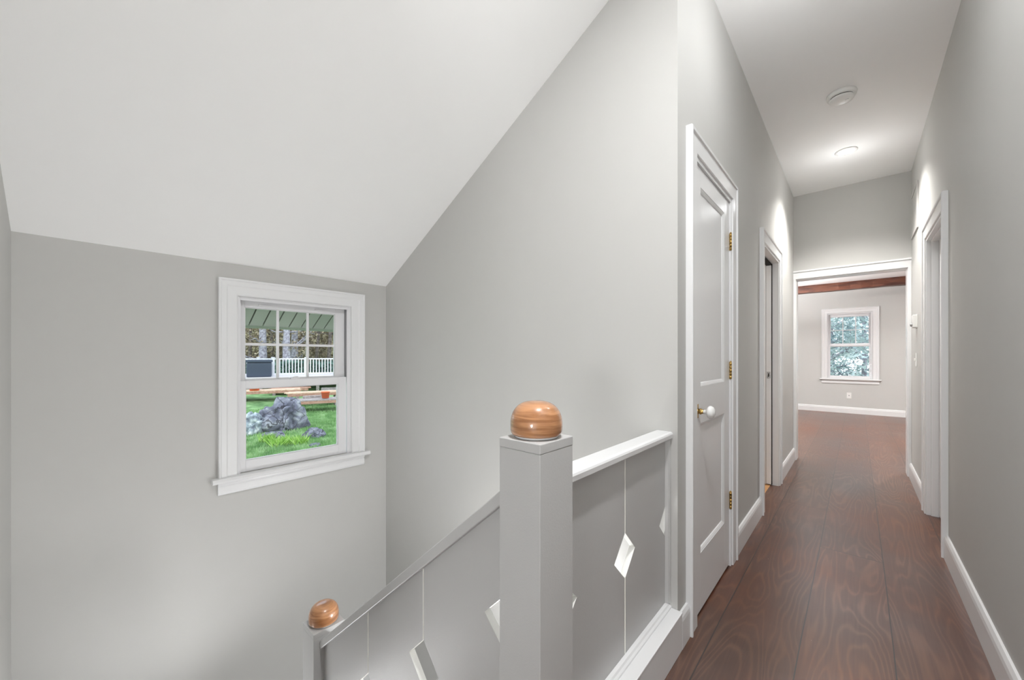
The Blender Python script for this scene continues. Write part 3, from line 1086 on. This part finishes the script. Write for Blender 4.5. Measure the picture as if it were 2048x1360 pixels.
def fill_ball_lamp(x, y, z, z0, r_, label, name):
    """added fill lamp, a glowing glass ball; z0 = where its stem starts (floor or ceiling)"""
    r = empty(name, (x, y, z0), label, 'light')
    a = MB()
    a.lathe([(r_ * math.sin(t), -r_ * math.cos(t)) for t in [PI * k / 18 for k in range(19)]], (x, y, z), 'Z', 32)
    a.build('shade', M['lamp'], r)
    a = MB()
    sgn = 1 if z0 > z else -1
    za, zb = z + sgn * r_ * .98, z0 - sgn * .002
    a.lathe([(.01, min(za, zb)), (.01, max(za, zb))], (x, y, 0), 'Z', 12)
    a.lathe([(0, zb - .02), (.07, zb - .02), (.07, zb), (0, zb)] if sgn > 0 else [(0, zb), (.11, zb), (.11, zb + .015), (0, zb + .015)], (x, y, 0), 'Z', 32)
    a.build('stem', M['steel'], r)
    return r
fill_ball_lamp(-.07, 1.85, 2.62, ZC, .08, 'added unseen glass ball light hanging from the hallway ceiling in front of the panelled door', 'fill_pendant')
fill_ball_lamp(.06, -1.15, .9, 0, .10, 'added glass ball fill lamp in the hallway behind the viewpoint', 'fill_floor_lamp')
sc = empty('fill_sconce', (-.562, 1.25, -.12), 'added unseen glass ball sconce on the edge of the hallway floor inside the stairwell', 'light')  # body of the added fill light, hidden inside the well
a = MB()
a.lathe([(.055 * math.sin(t), -.055 * math.cos(t)) for t in [PI * k / 18 for k in range(19)]], (-1.0, 1.25, -.12), 'Z', 32)
a.build('shade', M['lamp'], sc)
a = MB()
a.lathe([(0, 0), (.05, 0), (.05, -.015), (.012, -.02), (.012, -.385), (0, -.385)], (-.561, 1.25, -.12), 'X', 24)
a.build('arm', M['steel'], sc)

# ---------------------------------------------------------------- right wall: hatch, thermostat, switch
h = empty('wall_hatch', (XR, 4.94, 2.43), 'small framed access panel high on the right wall above the doorway end', 'access panel')
c = MB()
ya, yb, za, zb = 4.715, 5.16, 2.255, 2.615
c.sweep([(ya, za), (ya, zb), (yb, zb), (yb, za), (ya, za)], [(0, 0), (0, .008), (.014, .010), (.02, 0)], FR) if False else None
for a, b, c0, c1 in ((ya - .018, ya, za - .018, zb + .018), (yb, yb + .018, za - .018, zb + .018), (ya, yb, za - .018, za), (ya, yb, zb, zb + .018)):
    c.box(XR - .010, XR, a, b, c0, c1)
c.build('frame', M['wall'], h, bevel=.001)
c = MB()
c.box(XR - .004, XR, ya + .002, yb - .002, za + .002, zb - .002)
c.build('panel', M['wall'], h)

th = empty('thermostat', (XR, 4.805, 1.445), 'white box thermostat on the right wall beside the far opening', 'thermostat')
c = MB()
c.box(XR - .030, XR - .006, 4.752, 4.858, 1.395, 1.503)
c.build('housing', M['plastic'], th, bevel=.004)
c = MB()
c.box(XR - .0065, XR, 4.747, 4.863, 1.390, 1.508)
c.build('back_plate', M['plastic'], th, bevel=.002)
c = MB()
c.lathe([(0, 0), (.014, 0), (.014, -.010), (.011, -.013), (0, -.013)], (XR - .030, 4.785, 1.418), 'X', 24)
c.build('dial', M['steel'], th)

def wall_plate(name, fn, s_, z, label, cat, kind):
    r = empty(name, fn(s_, z, 0), label, cat)
    def bx(mb, a, b, c0, c1, d0, d1):
        p, q = fn(a, c0, d0), fn(b, c1, d1)
        mb.box(p[0], q[0], p[1], q[1], p[2], q[2])
    c = MB()
    bx(c, s_ - .036, s_ + .036, z - .058, z + .058, 0, .006)
    c.build('plate', M['plastic'], r, bevel=.002)
    if kind == 'switch':
        c = MB()
        bx(c, s_ - .006, s_ + .006, z - .012, z + .014, .006, .016)
        c.build('toggle', M['plastic'], r, bevel=.002)
    elif kind == 'blank':
        c = MB()
        bx(c, s_ - .008, s_ + .008, z - .010, z + .010, .006, .009)
        c.build('jack', M['track'], r)
    else:
        for dz in (-.021, .021):
            c = MB()
            bx(c, s_ - .017, s_ + .017, z + dz - .014, z + dz + .014, .006, .0085)
            so = c.build('socket', M['plastic'], r, bevel=.001)
            c = MB()
            bx(c, s_ - .008, s_ - .005, z + dz - .005, z + dz + .006, .0084, .0089)
            bx(c, s_ + .005, s_ + .008, z + dz - .005, z + dz + .006, .0084, .0089)
            c.build('slots', M['dark'], so)
    return r
wall_plate('light_switch', FR, 4.82, 1.118, 'white switch plate on the right wall below the thermostat', 'light switch', 'switch')
wall_plate('wall_outlet', FF, -.12, .356, 'white jack plate on the far wall below the window', 'wall plate', 'blank')
wall_plate('wall_outlet', FF, .715, .385, 'white outlet plate on the far wall at the right edge of the opening', 'outlet', 'outlet')

# beam in the far room
b = MB()
segs = 40
rng = random.Random(3)
rows = []
for i in range(segs + 1):
    x = -3.19 + 6.18 * i / segs
    j = lambda s_: rng.uniform(-s_, s_)
    rows.append([b.bm.verts.new(p) for p in ((x, 9.45 + j(.006), 2.385 + j(.004)), (x, 9.61 + j(.006), 2.385 + j(.004)), (x, 9.61 + j(.006), 2.505 + j(.004)), (x, 9.45 + j(.006), 2.505 + j(.004)))])
for r0, r1 in zip(rows, rows[1:]):
    for q in range(4):
        b.bm.faces.new((r0[q], r0[(q + 1) % 4], r1[(q + 1) % 4], r1[q]))
b.bm.faces.new(rows[0]); b.bm.faces.new(rows[-1][::-1])
b.box(-3.19, 2.99, 9.47, 9.59, 2.50, ZF)
tag(b.build('ceiling_beam', M['beam'], bevel=.004), 'dark stained wooden beam across the ceiling of the far room', 'beam')

# ---------------------------------------------------------------- outside
def ray(u, v, t):
    """world point seen at photo pixel (u, v) at forward distance t"""
    a, bb = (u - 1024) / 770, (712 - v) / 770
    th_ = math.radians(41.87)
    return Vector(((a * math.cos(th_) - math.sin(th_)) * t, (a * math.sin(th_) + math.cos(th_)) * t, 1.15 + bb * t))
GZ = -.92
# ground
g = MB()
nx, ny = 60, 40
vs = []
for i in range(nx + 1):
    row = []
    for j in range(ny + 1):
        x = -2.9 - 32 * (i / nx) ** 1.3
        y = -8 + 26 * j / ny
        z = GZ + .10 * noise.noise(Vector((x * .4, y * .4, 0)))
        if x < -17:
            z += (-17 - x) * .10
        row.append(g.bm.verts.new((x, y, z)))
    vs.append(row)
for i in range(nx):
    for j in range(ny):
        f_ = g.bm.faces.new((vs[i][j], vs[i + 1][j], vs[i + 1][j + 1], vs[i][j + 1]))
        f_.smooth = True
tag(g.build('lawn', M['lawn']), 'green lawn sloping away outside the stairwell window', 'lawn', kind='structure')

def ground_z(x, y):
    return GZ + .10 * noise.noise(Vector((x * .4, y * .4, 0)))

def blades(name, spots, mat, hmin, hmax, label, cat, seed=1, lean=.35, wid=.012):
    rg = random.Random(seed)
    mb = MB()
    for x, y, z in spots:
        a = rg.uniform(0, 2 * PI)
        h_ = rg.uniform(hmin, hmax)
        w_ = wid * rg.uniform(.6, 1.3)
        dx, dy = math.cos(a) * w_, math.sin(a) * w_
        lx, ly = rg.uniform(-lean, lean) * h_, rg.uniform(-lean, lean) * h_
        mb.bm.faces.new([mb.bm.verts.new(p) for p in ((x - dx, y - dy, z - .01), (x + dx, y + dy, z - .01), (x + lx, y + ly, z + h_))])
    me = bpy.data.meshes.new(name)
    mb.bm.to_mesh(me); mb.bm.free()
    me.materials.append(mat)
    o = bpy.data.objects.new(name, me)
    COL.objects.link(o)
    return tag(o, label, cat, kind='stuff')
rg = random.Random(5)
sp = []
while len(sp) < 36000:
    u, t = rg.uniform(470, 700), 6 + 11 * rg.random() ** .9
    p = ray(u, 800, t)
    sp.append((p.x, p.y, ground_z(p.x, p.y)))
blades('grass', sp, M['blade'], .03, .09, 'short green grass blades covering the lawn', 'grass')
# rocks
def rock(name, u, t, w_, h_, mat, label, seed, squash=1.0, ridge=.25, sink=.15, yaw=0.0):
    c0 = ray(u, 800, t)
    c0.z = ground_z(c0.x, c0.y)
    mb = MB()
    bmesh.ops.create_icosphere(mb.bm, subdivisions=5, radius=1)
    for v in mb.bm.verts:
        p = v.co.copy()
        n_ = noise.noise(p * 1.1 + Vector((seed, 0, 0))) * .30 + noise.noise(p * 2.7 + Vector((0, seed, 0))) * ridge * .7
        n_ += noise.noise(p * 7 + Vector((seed, 3, 1))) * .05
        dv = noise.voronoi(p * 1.35 + Vector((seed, seed * .5, 2)))[0]
        dg = dv[1] - dv[0]
        k_ = 1 + n_ - .13 * max(0, 1 - dg / .12)
        q = p * k_
        q = Vector((q.x * w_ / 2 * squash, q.y * w_ / 2, q.z * h_ / 1.0))
        q.z = q.z * (1 - sink)
        v.co = Matrix.Rotation(yaw, 3, 'Z') @ q
    ob = mb.build(name, mat)
    ob.location = c0
    return tag(ob, label, 'rock')
rock('boulder', 566, 10.7, 1.30, .98, M['rock'], 'large cracked blue-grey boulder on the lawn below the window view', 3.3, .8)
rock('boulder', 502, 10.2, .72, .62, M['lichen'], 'pale lichened boulder left of the large cracked boulder', 8.1, .9)
rock('stone', 628, 9.9, .52, .24, M['rock'], 'low grey stone right of the large boulder', 5.7, 1)
rock('stone', 628, 8.9, .26, .07, M['rock'], 'small flat stone in the grass nearest the house', 2.2, 1)
rock('stone', 548, 9.6, .55, .20, M['rock'], 'low dark stone in front of the large boulder among weeds', 9.4, 1)
sp = []
for (uu, tt, n_, rr) in ((560, 8.9, 260, .22), (535, 9.2, 160, .16), (598, 9.0, 180, .17), (505, 11.5, 120, .25)):
    c0 = ray(uu, 800, tt)
    for _ in range(n_):
        a, r_ = rg.uniform(0, 2 * PI), rr * math.sqrt(rg.random())
        x, y = c0.x + r_ * math.cos(a), c0.y + r_ * math.sin(a)
        sp.append((x, y, ground_z(x, y)))
blades('weeds', sp, M['weed'], .10, .26, 'yellow-green weed tufts in front of the large boulder', 'weeds', 9, .8, .016)

# view axes for things set out across the view
vd = (ray(580, 712, 1) - Vector((0, 0, 1.15)))
vang = math.atan2(vd.y, vd.x) - PI / 2     # boxes' local X runs across the view
# wooden platforms with lumber
def platform(u, v, t, w_, d_, h_, mat_top, label, seed, extra=None):
    p = ray(u, v, t)
    zg = ground_z(p.x, p.y)
    r = empty('lumber_stack', (p.x, p.y, zg), label, 'lumber stack', 'lumber stacks on the lawn')
    ax = Vector((math.cos(vang), math.sin(vang), 0))
    ay = Vector((-math.sin(vang), math.cos(vang), 0))
    rg2 = random.Random(seed)
    top = p.z
    for sx in (-1, 1):
        l_ = MB()
        cc = p + ax * (sx * (w_ / 2 - .12))
        l_.obox((cc.x, cc.y, (zg + top - .14) / 2 - .02), (.12, d_ * .9, max(.05, top - .14 - zg + .04)), vang)
        l_.build('support', M['old_lumber'], r)
    fr_ = MB()
    fr_.obox((p.x, p.y, top - .09), (w_, d_, .10), vang)
    fr_.build('frame', M['red_lumber'], r, bevel=.004)
    nb = 6
    for i in range(nb):
        bb = MB()
        off = (i - (nb - 1) / 2) * d_ / nb
        cc = p + ay * off + ax * rg2.uniform(-.08, .08)
        bb.obox((cc.x, cc.y, top - .02), (w_ * rg2.uniform(.94, 1.06), d_ / nb * .88, .035), vang + rg2.uniform(-.02, .02))
        bb.build('board', mat_top, r)
    return r, p, top
platform(540, 779, 16.5, 2.3, .9, 0, M['lumber'], 'raw lumber boards stacked on a low frame behind the large boulder, farthest left', 1)
platform(580, 775, 18.0, 1.5, .6, 0, M['red_lumber'], 'reddish lumber stack at the back, beyond the other boards', 2)
platform(628, 783, 16.0, 1.9, .8, 0, M['lumber'], 'pale boards stacked behind the bucket platform', 3)
_, pp, tp = platform(642, 797, 14.6, 1.7, .9, 0, M['old_lumber'], 'low wooden platform carrying an orange bucket, right of the large boulder', 4)
def bucket(u, v, t, r_, h_, label):
    p = ray(u, v, t)
    o = empty('bucket', p, label, 'bucket')
    a = MB()
    a.lathe([(0, 0), (r_ * .8, 0), (r_, h_), (r_ * 1.08, h_), (r_ * 1.08, h_ - .02), (r_ * .96, h_ - .02), (r_ * .76, .01), (0, .01)], p, 'Z', 24)
    a.build('pail', M['orange'], o)
    a = MB()
    pts = [(p.x + r_ * math.cos(q) * math.cos(vang), p.y + r_ * math.cos(q) * math.sin(vang), p.z + h_ - .01 - r_ * .5 * math.sin(q)) for q in [PI * k / 10 for k in range(11)]]
    a.tube(pts, [.004] * 11, 5)
    a.build('handle', M['steel'], o)
    return o
bucket(651, 796, 14.55, .15, .24, 'orange bucket standing on the weathered platform at right')
bucket(509, 782, 16.0, .20, .18, 'shallow orange tub on the raw boards at left')
for i, (u, v, t, l_, a_) in enumerate(((632, 793, 14.9, .9, .15), (672, 777, 17.5, 1.2, -.2), (668, 781, 16.9, 1.0, .1))):
    p = ray(u, v, t)
    bb = MB()
    bb.obox((p.x, p.y, p.z), (l_, .14, .09), vang + a_)
    tag(bb.build('timber', M['old_lumber'], bevel=.004), ['weathered grey timber lying on the bucket platform', 'grey timber at the far right behind the bucket, upper one', 'grey timber at the far right behind the bucket, lower one'][i], 'timber')

# raised deck with white railing
DT = 18.6
zd = ray(580, 753, DT).z
c0 = ray(580, 712, DT)
ax = Vector((math.cos(vang), math.sin(vang), 0))
ay = Vector((-math.sin(vang), math.cos(vang), 0))
dk = empty('deck', (c0.x, c0.y, GZ), 'raised pale deck across the lawn carrying the white railing', 'deck')
d_ = MB()
cc = c0 + ay * 1.4
d_.obox((cc.x, cc.y, zd - .03), (9.5, 3.2, .06), vang)
d_.build('deck_floor', M['deckfloor'], dk)
d_ = MB()
cc = c0 - ay * .16
d_.obox((cc.x, cc.y, zd - .16), (9.5, .05, .22), vang)
d_.build('rim_board', M['vinyl'], dk)
for q in (-3.6, -1.2, 1.2, 3.6):
    p_ = c0 + ax * q + ay * .1
    d_ = MB()
    d_.obox((p_.x, p_.y, (GZ - .1 + zd - .06) / 2), (.14, .14, zd - .06 - GZ + .1), vang)
    d_.build('deck_post', M['old_lumber'], dk)
rl = empty('deck_railing', (c0.x, c0.y, zd), 'white baluster railing with capped posts along the raised deck', 'railing')
zt = ray(580, 718, DT).z
yo = 1.2
def at_u(u, dy):
    p = ray(u, 712, DT)
    s_ = (p - c0).dot(ax) / 1.0
    return c0 + ax * (s_ * (DT + dy) / DT) + ay * dy
posts_u = [455, 489, 519, 547, 612, 676, 740]
for u in posts_u:
    p_ = at_u(u, yo)
    m_ = MB()
    hh = .10 if u != 547 else .14
    m_.obox((p_.x, p_.y, (zd + zt) / 2 + .03), (hh, hh, zt - zd + .06), vang)
    pst = m_.build('railing_post', M['vinyl'], rl)
    m_ = MB()
    m_.obox((p_.x, p_.y, zt + .075), (hh + .04, hh + .04, .03), vang)
    m_.build('post_cap', M['vinyl'], pst)
pa, pb = at_u(440, yo), at_u(760, yo)
mid = (pa + pb) / 2
for zz, hgt in ((zt, .06), (zd + .10, .05)):
    m_ = MB()
    m_.obox((mid.x, mid.y, zz), ((pb - pa).length, .06, hgt), vang)
    m_.build('rail', M['vinyl'], rl)
n_b = 52
for i in range(n_b):
    p_ = pa + (pb - pa) * ((i + .5) / n_b)
    m_ = MB()
    m_.obox((p_.x, p_.y, (zd + zt) / 2 + .03), (.042, .042, zt - zd - .10), vang)
    m_.build('baluster', M['vinyl'], rl)
p_ = at_u(521.5, .5)
sp_ = empty('hot_tub', (p_.x, p_.y, zd), 'dark slate-blue covered hot tub on the deck in front of the railing', 'hot tub')
m_ = MB()
m_.obox((p_.x, p_.y, zd + (zt - zd) * .40), (.98, .9, (zt - zd) * .80), vang)
m_.build('cabinet', M['spa'], sp_, bevel=.05)
m_ = MB()
m_.obox((p_.x, p_.y, zd + (zt - zd) * .88), (1.04, .96, (zt - zd) * .15), vang)
m_.build('cover', M['spa'], sp_, bevel=.03)

# trees and brush behind the deck
M['hedge'] = noisy('dark_evergreen_hedge', ((.04, .09, .07), (.08, .15, .12), (.16, .26, .2)), 3)
hb = bmesh.new()
rh = random.Random(4)
for _ in range(9000):
    p = ray(rh.uniform(440, 740), 712, 22.3 + .8 * rh.random())
    c_ = Vector((p.x, p.y, GZ + .3 + rh.random() * (zt - GZ - .45)))
    a = Vector((rh.uniform(-1, 1), rh.uniform(-1, 1), rh.uniform(-1, 1.4))).normalized() * rh.uniform(.06, .14)
    b_ = a.cross(Vector((rh.uniform(-1, 1), rh.uniform(-1, 1), rh.uniform(-1, 1))).normalized()) * .5
    hb.faces.new([hb.verts.new(c_ + q) for q in (-a, b_, a, -b_)])
me = bpy.data.meshes.new('hedge')
hb.to_mesh(me); hb.free()
me.materials.append(M['hedge'])
o = bpy.data.objects.new('hedge', me)
COL.objects.link(o)
tag(o, 'low dark green hedge directly behind the white deck railing', 'hedge')

def tree(name, base, height, rad, mat_b, leaf_mat, nleaf, label, cat, seed, group, lsize=.16, crown=(.25, 1.0), spread=.35, fork=14):
    rg2 = random.Random(seed)
    r = empty(name, base, label, cat, group)
    tr = MB()
    pts, rad_l = [], []
    dx, dy = rg2.uniform(-.04, .04), rg2.uniform(-.04, .04)
    for i in range(9):
        f_ = i / 8
        pts.append(Vector(base) + Vector((dx * height * f_ + .06 * math.sin(f_ * 5 + seed), dy * height * f_ + .06 * math.cos(f_ * 4 + seed), height * f_ - .2)))
        rad_l.append(rad * (1 - .75 * f_) * (1.25 if i == 0 else 1))
    tr.tube(pts, rad_l, 9)
    tips = []
    for k in range(fork):
        f_ = crown[0] + (crown[1] - crown[0]) * rg2.random()
        i = int(f_ * 8)
        st_ = pts[min(i, 8)]
        a = rg2.uniform(0, 2 * PI)
        ln = height * spread * rg2.uniform(.5, 1)
        p1 = st_ + Vector((math.cos(a) * ln * .5, math.sin(a) * ln * .5, ln * rg2.uniform(.0, .3)))
        p2 = st_ + Vector((math.cos(a + .3) * ln, math.sin(a + .3) * ln, ln * rg2.uniform(.1, .7)))
        tr.tube([st_, p1, p2], [rad * .3 * (1 - f_ * .5), rad * .2 * (1 - f_ * .5), rad * .06], 5)
        tips += [(st_ + p1) / 2, p1, (p1 + p2) / 2, p2]
        for _ in range(3):
            q_ = p1 + (p2 - p1) * rg2.random()
            e_ = q_ + Vector((rg2.uniform(-1, 1), rg2.uniform(-1, 1), rg2.uniform(-.3, .8))) * ln * .3
            tr.tube([q_, e_], [rad * .08, rad * .03], 4)
            tips.append(e_)
    tr.build('trunk', mat_b, r)
    if nleaf:
        lf = bmesh.new()
        for _ in range(nleaf):
            c_ = rg2.choice(tips) + Vector((rg2.gauss(0, .22), rg2.gauss(0, .22), rg2.gauss(0, .22))) * height * .10
            a = Vector((rg2.uniform(-1, 1), rg2.uniform(-1, 1), rg2.uniform(-1, 1))).normalized() * lsize * rg2.uniform(.5, 1)
            b_ = a.cross(Vector((rg2.uniform(-1, 1), rg2.uniform(-1, 1), rg2.uniform(-1, 1))).normalized()) * .6
            lf.faces.new([lf.verts.new(c_ + q) for q in (-a, b_ * .8, a, -b_ * .8)])
        me = bpy.data.meshes.new('foliage')
        lf.to_mesh(me); lf.free()
        me.materials.append(leaf_mat)
        o = bpy.data.objects.new('foliage', me)
        COL.objects.link(o)
        o.parent = r
        o.matrix_parent_inverse = Matrix.Translation(-Vector(base))
    return r
names_w = ['grey tree trunk behind the dark hot tub', 'tall pale grey trunk behind the railing, left of centre pane bar',
           'tall pale grey trunk behind the railing, middle pane', 'slim brown trunk seen through the right hand pane',
           'brown trunk at the right edge of the window view', 'thin leaning trunk left of the hot tub', 'slim trunk between hot tub and railing post']
for i, (u, t, rr, mt) in enumerate(((525, 24, .26, 'bark'), (575, 24, .26, 'bark'), (592, 26, .26, 'bark'), (632, 26, .12, 'bark_dark'), (655, 25, .14, 'bark_dark'), (497, 26, .12, 'bark_dark'), (545, 27, .10, 'bark_dark'))):
    p = ray(u, 712, t)
    zb = GZ + max(0, (-17 - p.x)) * .10
    tree('tree', (p.x, p.y, zb), 7.5, rr, M[mt], M['brush'], 900, names_w[i], 'tree', 20 + i, 'trees behind the deck', lsize=.11, crown=(.2, .95), spread=.28)
# dense brush bank
lf = bmesh.new()
rg3 = random.Random(11)
for _ in range(42000):
    t = 27 + 4 * rg3.random()
    p = ray(rg3.uniform(430, 730), 712, t)
    zb = GZ + 1.0
    z = zb + 6.0 * rg3.random() ** 1.1
    c_ = Vector((p.x, p.y, z))
    a = Vector((rg3.uniform(-1, 1), rg3.uniform(-1, 1), rg3.uniform(-1, 1.6))).normalized() * rg3.uniform(.05, .15)
    b_ = a.cross(Vector((rg3.uniform(-1, 1), rg3.uniform(-1, 1), rg3.uniform(-1, 1))).normalized()) * .45
    lf.faces.new([lf.verts.new(c_ + q) for q in (-a, b_, a, -b_)])
me = bpy.data.meshes.new('brush')
lf.to_mesh(me); lf.free()
me.materials.append(M['brush'])
o = bpy.data.objects.new('brush', me)
COL.objects.link(o)
tag(o, 'olive-brown woodland undergrowth behind the deck railing', 'undergrowth', kind='stuff')
# wooded hillside that closes the view (real sloping ground)
g = MB()
vs = []
for i in range(25):
    row = []
    for j in range(31):
        t = 30 + 14 * i / 24
        p = ray(380 + 400 * j / 30, 712, t)
        row.append(g.bm.verts.new((p.x, p.y, GZ + .8 + 13 * (i / 24) + 1.0 * noise.noise(Vector((p.x * .5, p.y * .5, 0))))))
    vs.append(row)
for i in range(24):
    for j in range(30):
        g.bm.faces.new((vs[i][j], vs[i + 1][j], vs[i + 1][j + 1], vs[i][j + 1]))
tag(g.build('hillside', M['forest_floor']), 'dark wooded hillside rising behind the trees', 'hillside', kind='structure')

# overhanging eave seen through the window's top panes
e = MB()
XEV = -3.28
step = .0875
y = -.6
y_first = .8026
k0 = y_first - math.ceil((y_first + 1.0) / step) * step
yy = k0
while yy < 3.4:
    e.mi = 0
    e.prism([(XWo, slope_z(XWo)), (XEV, slope_z(XEV)), (XEV, slope_z(XEV) + .02), (XWo, slope_z(XWo) + .02)], lambda a, b_, d: (a, d, b_), yy + .0045, yy + step - .0045)
    yy += step
e.mi = 1
e.prism([(XWo, slope_z(XWo) + .014), (XEV, slope_z(XEV) + .014), (XEV, slope_z(XEV) + .04), (XWo, slope_z(XWo) + .04)], lambda a, b_, d: (a, d, b_), k0, yy)
e.mi = 2
e.box(XEV - .02, XEV + .004, k0, yy, slope_z(XEV) - .016, slope_z(XEV) + .05)
struct('roof_overhang', e, [M['sheath'], M['dark'], M['soffit_edge']], 'green-grey boarded underside of the roof eave outside the window', 'eave')

# outside the far room
g = MB()
g.box(-9, 9, YF + .2, 34, -2.6, -2.4)
tag(g.build('yard', M['forest_floor']), 'shaded ground outside the far room window', 'ground', kind='structure')
fl = ['tangled tree close outside the far window, left', 'tangled tree close outside the far window, centre', 'tangled tree close outside the far window, right',
      'taller tree further out, left of the far window', 'taller tree further out, behind the far window', 'taller tree further out, right of the far window',
      'distant tree filling the left of the far window', 'distant tree filling the right of the far window']
for i, (x, y, hh) in enumerate(((-1.3, 13.8, 5.6), (.1, 14.6, 5.8), (1.4, 13.9, 5.5), (-2.6, 16.5, 7), (-.6, 17.2, 7.4), (2.3, 16.6, 7), (-1.6, 20, 8.5), (1.6, 20.5, 8.5))):
    tree('tree', (x, y, -2.45), hh, .10, M['bark'], M['leaf'], 4600, fl[i], 'tree', 60 + i, 'trees outside the far room', lsize=.085, crown=(.2, 1), spread=.42, fork=26)
